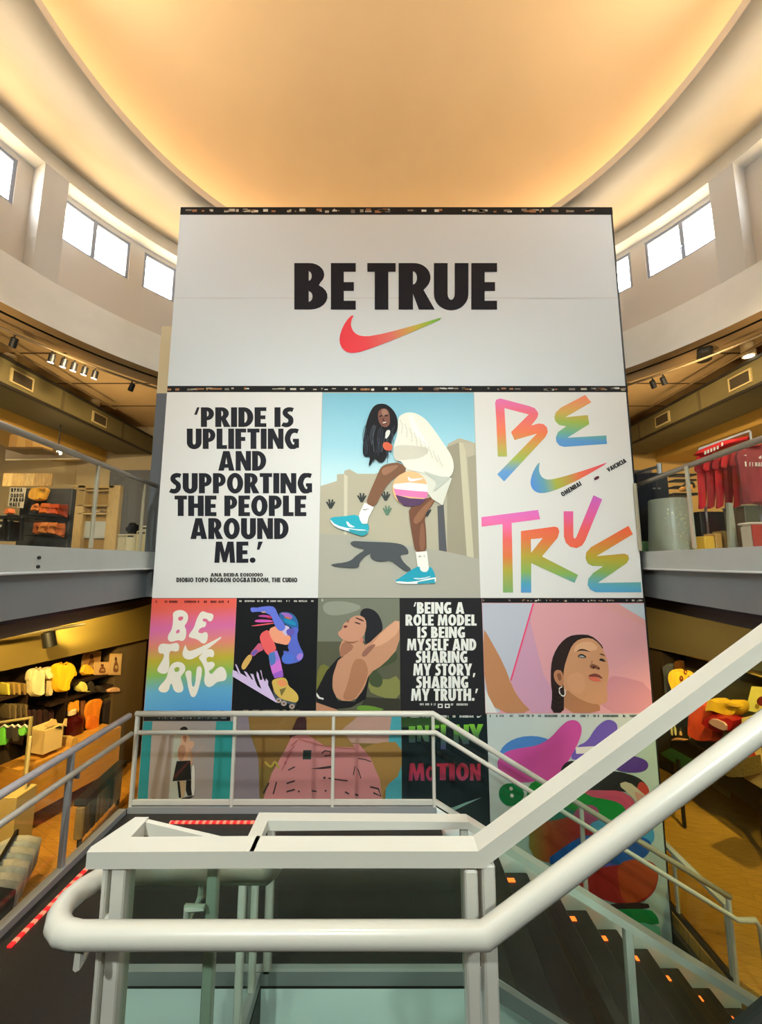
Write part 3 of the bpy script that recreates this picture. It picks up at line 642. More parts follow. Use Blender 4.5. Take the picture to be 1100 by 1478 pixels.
class Poster:
    def __init__(s, label, quad, rgb, group='posters on the tall wall', name='poster', m=None, k=1.0):
        s.k = 0; c = [atY(x, y, PL) for x, y in quad]; s.quad = quad
        lo = sum(c, Vector()) / 4; lo.z = min(p.z for p in c)
        s.root = thing(name, label, 'poster', (lo.x, D, lo.z), group); s.parts = {}; s.K = k
        b = MB(); b.prism(c, (0, .011, 0)); b.build('panel', m or pm(rgb, k), s.root)
    def dep(s): s.k += 1; return PL - .0006 - .0005 * s.k
    def add(s, part, pts, m, cv=None, smooth=0, holes=(), y=None):
        if isinstance(m, tuple): m = pm(m, s.K)
        y = y or s.dep(); cv = cv or (lambda p: p)
        if smooth: pts = chaikin(pts, smooth)
        P = [atY(*cv(p), y) for p in pts]; H = [[atY(*cv(p), y) for p in h] for h in holes]
        s.parts.setdefault(part, MB()).poly(P, m, H)
    def text(s, part, txt, box, m, cv=None, gap=.055, space=.30, skew=0.0, rot=None):
        if isinstance(m, tuple): m = pm(m, s.K)
        y = s.dep(); x = 0; items = []
        for ch in txt:
            if ch == ' ': x += space; continue
            w_, o, h = _G[ch]; items.append((x, o, h, ch)); x += w_ + gap
        W = x - gap; x0, y0, x1, y1 = box; sx = (x1 - x0) / W; sy = (y1 - y0)
        cv = cv or (lambda p: p)
        def tr(p, ox):
            q = (x0 + (ox + p[0] + skew * (p[1] - .5)) * sx, y1 - p[1] * sy)
            if rot:
                a, c0 = rot; ca, sa = math.cos(a), math.sin(a); dx, dy = q[0] - c0[0], q[1] - c0[1]; q = (c0[0] + ca * dx + sa * dy, c0[1] - sa * dx + ca * dy)
            return atY(*cv(q), y)
        mb_ = s.parts.setdefault(part, MB())
        for ox, o, h, ch in items:
            mb_.poly([tr(p, ox) for p in o], m, [[tr(p, ox) for p in q] for q in h])
            if ch == 'G':
                y -= .0002; mb_.poly([tr(p, ox) for p in _G['G2']], m); y += .0002
    def smalltext(s, part, x0, y0, x1, y1, m, cv=None, rot=None, fill=.85):
        """fine print too small to read: a row of tiny letter shapes"""
        if isinstance(m, tuple): m = pm(m, s.K)
        h = y1 - y0; x = x0; cs = 'OIEDBLTNUHPR'; y = s.dep(); mb_ = s.parts.setdefault(part, MB()); cv = cv or (lambda p: p)
        while x < x1 - h * .6:
            if random.random() > fill: x += h * .7; continue
            w_, o, hh = _G[random.choice(cs)]; f = lambda p: (x + p[0] * h * .8, y1 - p[1] * h)
            def g(p):
                q = f(p)
                if rot: a, c0 = rot; dx, dy = q[0] - c0[0], q[1] - c0[1]; q = (c0[0] + math.cos(a) * dx + math.sin(a) * dy, c0[1] - math.sin(a) * dx + math.cos(a) * dy)
                return atY(*cv(q), y)
            mb_.poly([g(p) for p in o], m, [[g(p) for p in q] for q in hh]); x += (w_ * .8 + .12) * h
    def grad(s, pa, pb, stops): return gradient('printed_gradient', atY(*pa, PL), atY(*pb, PL), stops, k=PK * s.K)
    def done(s):
        for n, b in s.parts.items(): b.build(n.split('#')[0], None, s.root)
PK = 1.18
def pm(rgb, k=1.0):
    m = mat('print_%d_%d_%d_%d' % (*rgb, int(k * 100)), rgb, 0.7, k=PK * k); m.node_tree.nodes['Principled BSDF'].inputs['Specular IOR Level'].default_value = 0.2
    return m
def cvt(ox, oy, s): return lambda p: (ox + p[0] / s, oy + p[1] / s)
def edges_at(y):                             # photo x of the wall's edges at photo height y
    a, b, c = ray(550, y); k = PL / b; return 550 + FPX * WX0 / ((PL * CT + c * k * ST)), 550 + FPX * WX1 / ((PL * CT + c * k * ST))
def wx(X, y):
    a, b, c = ray(550, y); k = PL / b; return 550 + FPX * X / (PL * CT + c * k * ST)
def colX(px, py): return atY(px, py, PL).x
INK = (24, 23, 25); PAPER = (212, 210, 208); PAPER2 = (208, 205, 201)
def filmstrip(p, part, x0, x1, y0, y1, m=(150, 140, 120), n=60, dark=None):
    if dark: p.add(part, [(x0(y1), y1), (x1(y1), y1), (x1(y0), y0), (x0(y0), y0)], dark)
    cs = [(170, 160, 140), (120, 110, 98), (200, 196, 184), (150, 104, 70)]
    yy = p.dep()
    for i in range(n):
        f = random.random(); wd = random.uniform(.003, .016); a = f * (1 - wd); ym = y0 + (y1 - y0) * random.uniform(.35, .62); h = (y1 - y0) * random.uniform(.08, .2)
        q = [(a, ym - h), (a + wd, ym - h), (a + wd, ym + h), (a, ym + h)]
        p.add(part, [(x0(v) + (x1(v) - x0(v)) * u, v) for u, v in q][::-1], random.choice(cs), y=yy)
eL = lambda y: edges_at(y)[0] + .3
eR = lambda y: edges_at(y)[1] - .3

# ---- top banner
P1 = Poster('white banner reading BE TRUE in black over a rainbow tick, topmost on wall', [(eL(557), 557), (eR(557) - 3, 557), (eR(310) - 3, 310), (eL(310), 310)], (194, 199, 201), name='banner')
filmstrip(P1, 'edge_lettering', eL, eR, 299, 309.5, dark=INK, n=70)
P1.add('seam', [(eL(430), 430.6), (eR(430) - 3, 430.6), (eR(430) - 3, 429.8), (eL(430), 429.8)], (180, 178, 176))
for ch, (a, b_) in zip('BETRUE', ((308, 388), (396, 456), (484, 552), (559, 641), (644, 727), (734, 796))):
    P1.text('lettering', ch, (a, 166, b_, 278), (24, 24, 32), cvt(240, 280, 1.6667))
sw = [(452, 290), (440, 296), (425, 318), (416, 345), (419, 366), (432, 380), (450, 383), (475, 378), (560, 346), (692, 288), (570, 324), (495, 342), (468, 342), (452, 334), (444, 318), (445, 304)]
g = P1.grad((490, 480), (650, 460), [(0, (214, 44, 62)), (.22, (216, 60, 72)), (.45, (206, 104, 96)), (.68, (178, 158, 60)), (.85, (110, 170, 50)), (1, (120, 130, 110))])
P1.add('tick_mark', sw, g, cvt(240, 280, 1.6667), 1)
P1.done()
P1b = Poster('black strip with pale film edge marks between the banner and the portrait row', [(eL(566), 566), (eR(566), 566), (eR(557), 557), (eL(557), 557)], INK, name='border_strip')
filmstrip(P1b, 'edge_lettering', eL, eR, 557.5, 565.5, n=70); P1b.done()

# ---- quote
XA, XB = colX(465, 566), colX(686, 620)
c0 = cvt(220, 560, 4.2308)
P2 = Poster("white poster with the PRIDE IS UPLIFTING quotation in black capitals", [(eL(863), 863), (wx(XA, 863), 863), (wx(XA, 566), 566), (eL(566), 566)], PAPER2)
for t_, bx in (("`PRIDE IS", (255, 118, 865, 238)), ('UPLIFTING', (210, 248, 898, 372)), ('AND', (402, 385, 695, 505)), ('SUPPORTING', (105, 520, 978, 643)), ('THE PEOPLE', (135, 657, 940, 782)), ('AROUND', (232, 795, 832, 922)), ("ME.'", (378, 938, 672, 1067))):
    P2.text('lettering', t_, bx, (30, 30, 36), c0)
P2.text('credit_lettering', 'ANA DEIDA EOIOIOIO', (355, 1130, 675, 1152), (50, 48, 46), c0)
P2.text('credit_lettering', 'DIOBIO TOPO BOGBON OOGBATBOOM, THE CUDIO', (147, 1158, 885, 1186), (50, 48, 46), c0)
P2.done()

# ---- photo of the player with the ball
c1 = cvt(450, 560, 4.4)
P3 = Poster('photo poster of a person in white balancing a ball on one knee, blue shoes', [(wx(XA, 863), 863), (wx(XB, 863), 863), (wx(XB, 566), 566), (wx(XA, 566), 566)], (164, 160, 146))
sky = P3.grad((575, 566), (575, 700), [(0, (106, 168, 188)), (.6, (136, 186, 200)), (1, (178, 206, 206))])
xa = lambda y: (wx(XA, 560 + y / 4.4) - 450) * 4.4 + 3
xb = lambda y: (wx(XB, 560 + y / 4.4) - 450) * 4.4 - 3
P3.add('backdrop', [(xa(640), 640), (xb(440), 440), (xb(31), 31), (xa(31), 31)], sky, c1)
P3.add('backdrop', [(xa(622), 622), (160, 590), (160, 548), (205, 545), (208, 525), (240, 515), (290, 545), (400, 545), (620, 480), (860, 375), (865, 355), (935, 318), (980, 330), (xb(350), 350), (xb(1085), 1085), (860, 1040), (520, 985), (200, 935), (xa(925), 925)], (172, 164, 142), c1)
P3.add('backdrop', [(205, 545), (228, 560), (225, 930), (205, 930)], (196, 188, 166), c1)
P3.add('backdrop', [(860, 375), (935, 345), (985, 1068), (860, 1040)], (150, 142, 122), c1)
P3.add('backdrop', [(935, 345), (975, 350), (1030, 1078), (985, 1068)], (190, 182, 156), c1)
P3.add('backdrop', [(990, 440), (xb(425), 425), (xb(1085), 1085), (1030, 1078)], (158, 150, 130), c1)
P3.add('backdrop', [(798, 750), (838, 740), (858, 1040), (808, 1030)], (84, 84, 88), c1)
P3.add('backdrop', [(960, 350), (1030, 345), (1030, 425), (990, 438)], (178, 170, 148), c1)
for bx, by in ((120, 740), (318, 700), (470, 690), (480, 780), (730, 790)):
    for a in (-60, -20, 25, 60):
        dx, dy = math.sin(math.radians(a)), -math.cos(math.radians(a)); P3.add('backdrop', stroke([(bx, by + 25), (bx + dx * 30, by + dy * 35)], [14, 10]), (56, 60, 58) if bx != 480 else (90, 120, 100), c1)
P3.add('shadow_print', [(242, 985), (262, 970), (330, 975), (540, 982), (600, 1005), (622, 1055), (575, 1055), (560, 1070), (590, 1115), (640, 1155), (600, 1170), (540, 1125), (500, 1095), (440, 1105), (390, 1095), (366, 1065), (385, 1045), (340, 1065), (300, 1110), (303, 1145), (200, 1142), (130, 1130), (120, 1118), (240, 1105), (285, 1060), (345, 1025), (300, 1018), (262, 1005)], (74, 78, 80), c1, 2)
SK = (120, 84, 62)
P3.add('figure', [(615, 750), (745, 690), (790, 700), (770, 740), (715, 810), (728, 920), (730, 1050), (658, 1050), (640, 950), (625, 860)], (112, 74, 56), c1, 1)
P3.add('figure', [(640, 840), (690, 770), (760, 705), (780, 715), (720, 800), (700, 840), (660, 870)], (142, 98, 72), c1, 1)
P3.add('figure', [(690, 860), (715, 860), (722, 1030), (680, 1030)], (132, 90, 68), c1, 1)
P3.add('figure', [(660, 1042), (732, 1036), (742, 1130), (746, 1160), (730, 1172), (690, 1165), (672, 1130)], (228, 224, 214), c1)
P3.add('shoe', [(525, 1225), (560, 1205), (640, 1150), (685, 1128), (692, 1165), (735, 1170), (748, 1130), (770, 1150), (790, 1210), (780, 1240), (560, 1246)], (40, 150, 172), c1, 1)
P3.add('shoe', [(525, 1225), (640, 1235), (786, 1198), (792, 1215), (782, 1242), (670, 1244), (550, 1244)], (224, 226, 222), c1, 1)
P3.add('shoe', [(672, 1232), (780, 1212), (784, 1240), (672, 1244)], (50, 150, 168), c1)
P3.add('shoe', [(640, 1205), (700, 1208), (770, 1190), (715, 1216), (660, 1216)], (190, 210, 214), c1, 1)
P3.add('figure', [(860, 560), (890, 575), (830, 745), (765, 705), (735, 665), (600, 530), (570, 470), (700, 440)], (206, 204, 190), c1)
P3.add('ball', ell(625, 640, 112, 112, n=30), (236, 176, 128), c1)
P3.add('ball', [(525, 610), (620, 600), (735, 612), (738, 668), (640, 655), (530, 640), (516, 628)], (234, 226, 214), c1)
P3.add('ball', [(520, 640), (640, 652), (738, 660), (730, 700), (620, 690), (535, 680)], (230, 120, 170), c1)
P3.add('ball', [(532, 678), (620, 700), (728, 706), (690, 742), (640, 752), (590, 750), (552, 722)], (84, 60, 90), c1)
P3.add('ball', [(612, 560), (610, 575), (618, 592), (640, 594), (730, 570), (640, 578), (624, 574)], (248, 240, 232), c1, 1)
P3.add('figure', [(565, 470), (610, 525), (540, 560), (490, 600), (445, 670), (400, 760), (345, 735), (360, 680), (420, 545), (440, 500), (480, 480)], SK, c1, 1)
P3.add('figure', [(440, 510), (520, 490), (560, 490), (500, 540), (450, 560)], (150, 106, 82), c1, 2)
P3.add('figure', [(336, 728), (395, 758), (362, 820), (352, 862), (310, 862), (296, 830), (305, 790)], (232, 228, 218), c1)
P3.add('figure', [(325, 768), (335, 772), (372, 764), (340, 776), (328, 776)], (70, 66, 66), c1)
P3.add('shoe#2', [(112, 822), (200, 815), (296, 802), (310, 850), (330, 868), (355, 860), (364, 880), (360, 920), (330, 940), (240, 915), (150, 885), (125, 855)], (44, 160, 178), c1, 1)
P3.add('shoe#2', [(115, 830), (150, 870), (240, 893), (360, 902), (358, 918), (240, 912), (150, 884), (122, 852)], (226, 228, 226), c1, 1)
P3.add('shoe#2', [(218, 845), (225, 870), (240, 885), (282, 885), (245, 868), (232, 850)], (226, 226, 232), c1, 1)
P3.add('shoe#2', [(232, 895), (300, 905), (358, 905), (352, 928), (320, 942), (250, 920)], (56, 148, 160), c1)
P3.add('figure', [(548, 200), (560, 175), (600, 155), (650, 155), (710, 185), (760, 240), (830, 340), (890, 430), (906, 500), (890, 560), (850, 575), (700, 535), (600, 520), (575, 465), (525, 465), (515, 380), (545, 300)], (218, 214, 200), c1, 2)
P3.add('figure', [(515, 375), (560, 360), (700, 370), (745, 385), (735, 420), (680, 450), (600, 455), (527, 465)], (196, 190, 174), c1, 2)
P3.add('figure', [(640, 165), (665, 230), (720, 330), (748, 385), (700, 360), (640, 270), (610, 180)], (228, 226, 214), c1, 2)
P3.add('figure', [(700, 520), (800, 560), (880, 565), (860, 590), (760, 672), (800, 600), (745, 560)], (184, 186, 174), c1, 1)
P3.add('hair', [(445, 98), (480, 105), (520, 140), (545, 190), (548, 260), (520, 310), (500, 360), (480, 430), (455, 475), (420, 470), (400, 440), (370, 500), (360, 490), (375, 430), (330, 440), (322, 390), (335, 280), (350, 210), (375, 140), (405, 105)], (30, 28, 32), c1, 2)
for i in range(26):
    x = 330 + i * 7.5; y0 = random.uniform(230, 330); P3.add('hair', stroke(curve([(x + 10, y0), (x + random.uniform(-8, 6), y0 + 60), (x + random.uniform(-14, 8), y0 + random.uniform(90, 180))], 4), 3.2), random.choice([(60, 66, 78), (44, 42, 46), (84, 92, 100)]), c1)
P3.add('figure', [(420, 150), (450, 125), (490, 140), (498, 200), (495, 235), (470, 252), (440, 240), (422, 205)], (116, 78, 66), c1, 2)
P3.add('figure', [(440, 140), (470, 130), (488, 165), (470, 180), (448, 175)], (146, 108, 92), c1, 2)
for q in ([(428, 178), (446, 170), (448, 178), (430, 186)], [(462, 172), (482, 168), (484, 178), (464, 182)], [(452, 190), (462, 205), (450, 208)], [(446, 222), (478, 210), (474, 226), (452, 232)]): P3.add('figure', q, (44, 28, 26), c1)
P3.add('figure', [(448, 220), (476, 213), (470, 222), (452, 226)], (214, 190, 176), c1)
P3.add('figure', [(450, 350), (480, 340), (515, 365), (510, 395), (480, 400), (455, 385)], (196, 92, 66), c1, 1)
P3.add('figure', [(470, 270), (500, 265), (495, 300), (465, 330)], (206, 206, 200), c1, 1)
for i in range(9): P3.add('figure', stroke(curve([(560 + i * 30, 200 + i * 28), (575 + i * 30, 240 + i * 28), (570 + i * 33, 290 + i * 26)], 4), [2, 5] * 4 + [2]), (192, 188, 174), c1)
P3.smalltext('credit_lettering', 680, 1064, 722, 1074, (120, 120, 118), c1)
P3.done()

# ---- graffiti lettering
c2 = cvt(680, 560, 4.4)
P4 = Poster('white poster with BE TRUE in thick rainbow brush letters around a tick', [(wx(XB, 863), 863), (eR(863) - 3, 863), (eR(566) - 3, 566), (wx(XB, 566), 566)], (208, 205, 200))
PK_, RD, OR, OL, GN, BL = (216, 96, 152), (220, 92, 92), (214, 104, 62), (164, 158, 52), (124, 160, 84), (80, 138, 190)
def G4(y0, y1, st): a = c2((400, y0)); b = c2((400, y1)); return P4.grad(a, b, st)
P4.add('lettering', [(170, 435), (160, 200), (153, 95), (160, 75), (185, 66), (370, 115), (405, 128), (422, 150), (428, 165), (420, 190), (383, 238), (430, 225), (462, 230), (482, 250), (488, 280), (472, 312), (210, 594), (166, 548), (418, 290), (276, 331), (254, 280), (367, 168), (212, 128), (229, 435)], G4(66, 594, [(0, (208, 96, 164)), (.2, (216, 90, 100)), (.42, (218, 106, 56)), (.62, (176, 150, 50)), (.75, (146, 164, 60)), (.9, BL), (1, (76, 134, 190))]), c2)
P4.add('lettering', [(725, 44), (764, 91), (600, 185), (742, 172), (751, 230), (612, 316), (860, 301), (863, 355), (590, 374), (560, 364), (542, 342), (538, 315), (552, 280), (605, 243), (560, 235), (536, 212), (529, 185), (538, 155), (570, 125)], G4(44, 374, [(0, (220, 120, 80)), (.3, (190, 150, 64)), (.5, (140, 164, 60)), (.7, (96, 158, 130)), (.85, BL), (1, BL)]), c2)
a, b_ = c2((380, 600)), c2((890, 470))
P4.add('tick_mark', [(437, 466), (410, 500), (388, 545), (376, 595), (382, 630), (405, 658), (440, 669), (490, 663), (560, 640), (700, 575), (893, 462), (780, 503), (620, 554), (520, 580), (480, 582), (450, 567), (435, 540), (431, 510)], P4.grad(a, b_, [(0, (70, 128, 196)), (.14, (88, 146, 164)), (.28, (156, 164, 56)), (.45, (180, 140, 60)), (.6, (220, 100, 70)), (1, (214, 60, 96))]), c2, 1)
P4.add('lettering', [(66, 820), (426, 774), (439, 833), (258, 857), (267, 1299), (203, 1299), (200, 864), (67, 881)], G4(780, 1299, [(0, (208, 96, 176)), (.2, (226, 96, 150)), (.38, (222, 92, 84)), (.58, (210, 110, 54)), (.75, (166, 156, 52)), (1, (120, 160, 96))]), c2)
P4.add('lettering', [(317, 909), (530, 880), (552, 886), (561, 912), (550, 950), (450, 1070), (680, 1187), (658, 1238), (382, 1112), (382, 1299), (317, 1299)], G4(880, 1299, [(0, (222, 92, 64)), (.2, (212, 108, 58)), (.45, (170, 150, 48)), (.7, (128, 164, 80)), (.88, (70, 150, 176)), (1, BL)]), c2, 0, [[(380, 960), (455, 953), (381, 1047)]])
P4.add('lettering', [(588, 783), (649, 783), (650, 945), (657, 958), (667, 950), (778, 681), (833, 707), (725, 970), (705, 1000), (670, 1017), (630, 1008), (602, 982), (590, 945)], G4(681, 1017, [(0, (198, 92, 176)), (.3, (214, 88, 150)), (.6, (222, 88, 90)), (1, (218, 98, 54))]), c2)
P4.add('lettering', [(1000, 875), (1028, 928), (797, 1068), (975, 1052), (998, 1062), (1004, 1085), (990, 1112), (805, 1238), (1078, 1233), (1083, 1297), (790, 1297), (757, 1280), (740, 1250), (745, 1212), (775, 1175), (840, 1132), (770, 1129), (740, 1112), (727, 1080), (732, 1045), (760, 1012)], G4(875, 1297, [(0, (224, 96, 60)), (.2, (206, 120, 54)), (.45, (166, 152, 44)), (.65, (124, 160, 80)), (.85, (84, 156, 178)), (1, (78, 144, 190))]), c2)
P4.text('signature_lettering', 'OMENIIAI', (582, 660, 725, 690), (34, 32, 34), c2, rot=(.55, (585, 690)))
P4.text('signature_lettering', 'VAICIICIA', (872, 506, 1006, 534), (34, 32, 34), c2, rot=(.50, (874, 534)))
P4.add('lips_print', [(780, 575), (795, 562), (812, 558), (815, 572), (800, 582), (785, 585)], (86, 40, 52), c2, 1)
P4.done()

# ---- third row
Y0, Y1 = 863.5, 1030
xR1, xR2, xR3, xR4 = colX(338, 945), colX(457.5, 945), colX(577.5, 945), colX(698, 945)
def rowquad(Xa, Xb, y0, y1): return [(wx(Xa, y1), y1), (wx(Xb, y1), y1), (wx(Xb, y0), y0), (wx(Xa, y0), y0)]
c3 = cvt(200, 855, 4.2308)
P5 = Poster('rainbow poster with BE TRUE in swollen white letters', rowquad(WX0 + .005, xR1, Y0, Y1), (200, 120, 120))
g = P5.grad((280, Y0), (280, Y1), [(0, (226, 86, 66)), (.1, (222, 96, 84)), (.26, (212, 106, 160)), (.4, (220, 130, 110)), (.53, (184, 166, 50)), (.66, (128, 174, 84)), (.8, (92, 160, 196)), (1, (72, 140, 198))])
P5.add('backdrop', rowquad(WX0 + .008, xR1 - .003, Y0 + .5, Y1 - .5), g)
WH = (226, 218, 204)
P5.add('lettering', [(235, 108), (275, 108), (305, 135), (300, 180), (278, 205), (292, 225), (290, 275), (270, 300), (240, 290), (200, 305), (178, 290), (180, 260), (205, 225), (212, 160), (208, 125)], WH, c3, 2, [chaikin([(225, 240), (235, 255), (255, 240), (245, 222)], 2), chaikin([(240, 150), (245, 175), (270, 170), (275, 145)], 2)])
P5.add('lettering', [(385, 110), (420, 125), (462, 132), (450, 175), (430, 178), (415, 160), (390, 160), (395, 180), (415, 178), (410, 210), (385, 215), (370, 225), (362, 245), (390, 252), (405, 240), (425, 250), (420, 300), (395, 318), (360, 285), (305, 275), (310, 255), (340, 215), (355, 160)], WH, c3, 2)
P5.add('tick_mark', [(288, 315), (275, 345), (267, 375), (275, 400), (300, 411), (330, 408), (400, 365), (538, 253), (400, 325), (330, 355), (305, 358), (292, 340)], WH, c3, 1)
P5.add('lettering', [(130, 315), (160, 312), (190, 318), (235, 305), (250, 325), (245, 358), (225, 362), (195, 355), (185, 380), (190, 440), (178, 495), (140, 498), (112, 480), (120, 455), (155, 400), (155, 372), (125, 375), (118, 345)], WH, c3, 2)
P5.add('lettering', [(215, 428), (250, 422), (282, 440), (288, 475), (265, 505), (255, 520), (275, 575), (272, 605), (240, 615), (215, 600), (205, 560), (195, 555), (185, 600), (160, 614), (125, 605), (120, 580), (170, 530), (180, 480), (195, 445)], WH, c3, 2, [chaikin([(215, 470), (225, 488), (250, 480), (250, 458), (230, 455)], 2)])
P5.add('lettering', [(282, 490), (300, 475), (325, 480), (322, 530), (328, 580), (345, 570), (352, 500), (355, 455), (380, 448), (390, 480), (375, 560), (350, 640), (320, 640), (305, 590), (295, 530)], WH, c3, 2)
P5.add('lettering', [(378, 385), (410, 350), (450, 345), (465, 370), (455, 400), (430, 390), (412, 405), (420, 430), (450, 420), (470, 440), (450, 470), (425, 480), (445, 505), (480, 460), (515, 450), (540, 490), (535, 540), (480, 545), (450, 575), (420, 580), (398, 550), (408, 480), (390, 430), (365, 400)], WH, c3, 2)
for a_, b2 in ((105, 120), (150, 240), (280, 380), (400, 420), (440, 525), (545, 555)): P5.smalltext('edge_lettering', a_, 50, b2, 64, (70, 30, 30), c3)
for a_, b2 in ((55, 160), (240, 340), (380, 480), (500, 530)): P5.smalltext('edge_lettering', a_, 720, b2, 728, (30, 60, 90), c3)
P5.done()

c4 = cvt(330, 865, 8.148)
P6 = Poster('black poster of a bent rainbow-coloured roller skater', rowquad(xR1, xR2, Y0, Y1), (22, 22, 24))
F = 'skater_figure'
for q, col_ in (([(345, 195), (400, 180), (500, 195), (505, 215), (360, 205)], (190, 70, 150)), ([(305, 250), (350, 235), (520, 245), (520, 270), (320, 272)], (206, 84, 170)), ([(268, 308), (530, 272), (535, 290), (275, 320)], (220, 90, 100)), ([(430, 215), (510, 200), (520, 230)], (170, 40, 60))): P6.add(F, q, col_, c4, 1)
P6.add(F, [(590, 155), (700, 148), (770, 180), (815, 250), (825, 330), (800, 420), (740, 330), (640, 280), (600, 210)], (44, 96, 150), c4, 2)
P6.add(F, [(600, 160), (690, 155), (760, 200), (740, 240), (650, 190)], (150, 96, 176), c4, 2)
P6.add(F, [(640, 225), (720, 240), (790, 270), (800, 310), (740, 300), (660, 270)], (30, 130, 170), c4, 2)
P6.add(F, [(640, 200), (700, 205), (750, 235), (700, 235)], (190, 110, 80), c4, 2)
P6.add(F, [(740, 330), (830, 330), (800, 440), (840, 560), (885, 640), (870, 700), (820, 740), (700, 765), (640, 750), (620, 690), (650, 640), (640, 600), (720, 620), (690, 550), (740, 450)], (86, 100, 190), c4, 1)
P6.add(F, [(640, 650), (740, 640), (780, 690), (740, 750), (660, 755), (625, 710)], (78, 110, 200), c4, 2)
P6.add(F, [(790, 660), (870, 620), (875, 690), (820, 730)], (160, 120, 200), c4, 2)
P6.add(F, [(470, 350), (560, 310), (640, 330), (700, 400), (735, 450), (720, 500), (690, 540), (620, 525), (540, 510), (490, 460)], (236, 150, 118), c4, 1)
P6.add(F, [(600, 300), (700, 310), (730, 360), (680, 440), (640, 400)], (196, 180, 210), c4, 1)
P6.add(F, [(670, 370), (720, 335), (785, 360), (770, 420), (700, 435)], (96, 84, 170), c4, 1)
P6.add(F, [(255, 98), (300, 95), (330, 100), (400, 85), (510, 78), (550, 105), (580, 180), (620, 240), (670, 310), (660, 360), (610, 378), (560, 340), (530, 270), (500, 190), (450, 165), (400, 150), (340, 145), (265, 155)], (98, 112, 204), c4, 1)
P6.add(F, [(380, 145), (430, 140), (440, 158), (400, 160)], (196, 150, 130), c4)
P6.add(F, [(365, 440), (390, 390), (470, 352), (490, 440), (540, 510), (568, 600), (478, 640), (470, 665), (415, 600), (375, 500)], (226, 92, 92), c4, 1)
P6.add(F, [(365, 500), (400, 560), (410, 600), (350, 620), (290, 680), (250, 640), (300, 580)], (200, 90, 120), c4, 1)
P6.add(F, [(260, 630), (320, 585), (350, 610), (290, 670)], (110, 90, 170), c4)
P6.add(F, [(250, 640), (285, 680), (225, 780), (185, 830), (150, 815), (155, 765), (200, 690)], (206, 164, 90), c4, 1)
P6.add(F, [(470, 660), (480, 635), (568, 600), (605, 700), (625, 790), (645, 910), (540, 930), (510, 860), (485, 760)], (200, 110, 200), c4)
P6.add(F, [(470, 660), (480, 635), (540, 612), (555, 690), (550, 750), (500, 785), (480, 730)], (76, 116, 180), c4)
P6.add(F, [(545, 612), (568, 604), (605, 700), (560, 740)], (150, 116, 206), c4)
P6.add(F, [(520, 880), (636, 830), (645, 910), (540, 930)], (150, 90, 190), c4)
P6.add('skate', [(505, 960), (560, 930), (650, 915), (690, 950), (705, 1020), (760, 1060), (815, 1120), (825, 1180), (790, 1220), (690, 1200), (600, 1160), (540, 1100), (520, 1030)], (204, 170, 84), c4, 1)
P6.add('skate', [(560, 960), (640, 940), (690, 980), (680, 1020), (600, 1030)], (222, 140, 90), c4, 2)
P6.add('skate', [(600, 1060), (680, 1035), (640, 1110), (620, 1140)], (120, 104, 60), c4)
P6.add('skate', [(520, 1060), (560, 1130), (640, 1180), (800, 1220), (790, 1250), (640, 1215), (540, 1170)], (70, 80, 86), c4)
for x, y in ((590, 1190), (650, 1225), (745, 1260)): P6.add('skate', ell(x, y, 34, 30, n=14), (170, 150, 140), c4); P6.add('skate', ell(x, y, 14, 12, n=10), (90, 70, 66), c4)
P6.add('flame_trail', [(48, 830), (100, 850), (125, 890), (75, 760), (95, 770), (140, 870), (220, 918), (180, 845), (210, 855), (270, 940), (290, 950), (255, 875), (290, 880), (315, 960), (340, 1020), (385, 1055), (330, 900), (330, 845), (350, 870), (370, 950), (400, 945), (370, 830), (385, 840), (400, 920), (430, 970), (440, 930), (465, 960), (465, 1010), (570, 1220), (300, 1060), (44, 905)], (206, 182, 220), c4)
for a_, b2 in ((110, 165), (190, 310), (335, 410), (450, 640), (680, 725), (770, 930), (970, 1000)): P6.smalltext('edge_lettering', a_, 10, b2, 32, (196, 190, 180), c4)
for a_, b2 in ((50, 80), (140, 240), (280, 360), (400, 600), (640, 680), (720, 880)): P6.smalltext('edge_lettering', a_, 1298, b2, 1314, (150, 140, 110), c4)
P6.done()

c5 = cvt(450, 855, 4.2308)
x5a = lambda y: (wx(xR2, 855 + y / 4.2308) - 450) * 4.2308 + 2
x5b = lambda y: (wx(xR3, 855 + y / 4.2308) - 450) * 4.2308 - 2
P7 = Poster('photo poster of a person in a black top stretching back with eyes shut', rowquad(xR2, xR3, Y0, Y1), (84, 84, 66))
P7.add('backdrop', [(x5a(300), 300), (x5b(300), 300), (x5b(36), 36), (x5a(36), 36)], (112, 114, 98), c5)
P7.add('backdrop', [(60, 60), (200, 50), (330, 90), (200, 140), (80, 140)], (136, 138, 122), c5, 2)
P7.add('backdrop', [(x5a(420), 420), (140, 470), (200, 560), (130, 640), (x5a(700), 700)], (110, 108, 52), c5, 2)
P7.add('backdrop', [(360, 500), (450, 540), (x5b(500), 500), (x5b(660), 660), (420, 640), (340, 600)], (124, 124, 70), c5, 1)
P7.add('backdrop', [(340, 560), (420, 590), (440, 520), (380, 470), (x5b(420), 420), (500, 330), (360, 420)], (66, 76, 50), c5, 2)
P7.add('backdrop', [(330, 640), (x5b(650), 650), (x5b(722), 722), (280, 722)], (54, 52, 42), c5)
P7.add('backdrop', [(280, 690), (360, 690), (470, 722), (275, 726)], (96, 132, 50), c5, 1)
P7.add('hair', [(290, 135), (310, 100), (350, 95), (400, 120), (430, 180), (435, 230), (400, 280), (350, 320), (320, 310), (330, 220)], (34, 34, 38), c5, 2)
TA = (186, 134, 104)
P7.add('figure', [(x5b(152), 152), (x5b(330), 330), (440, 440), (350, 495), (320, 590), (260, 665), (160, 660), (126, 590), (128, 510), (160, 410), (185, 390), (165, 350), (185, 290), (240, 260), (310, 300), (330, 330), (440, 225)], TA, c5, 1)
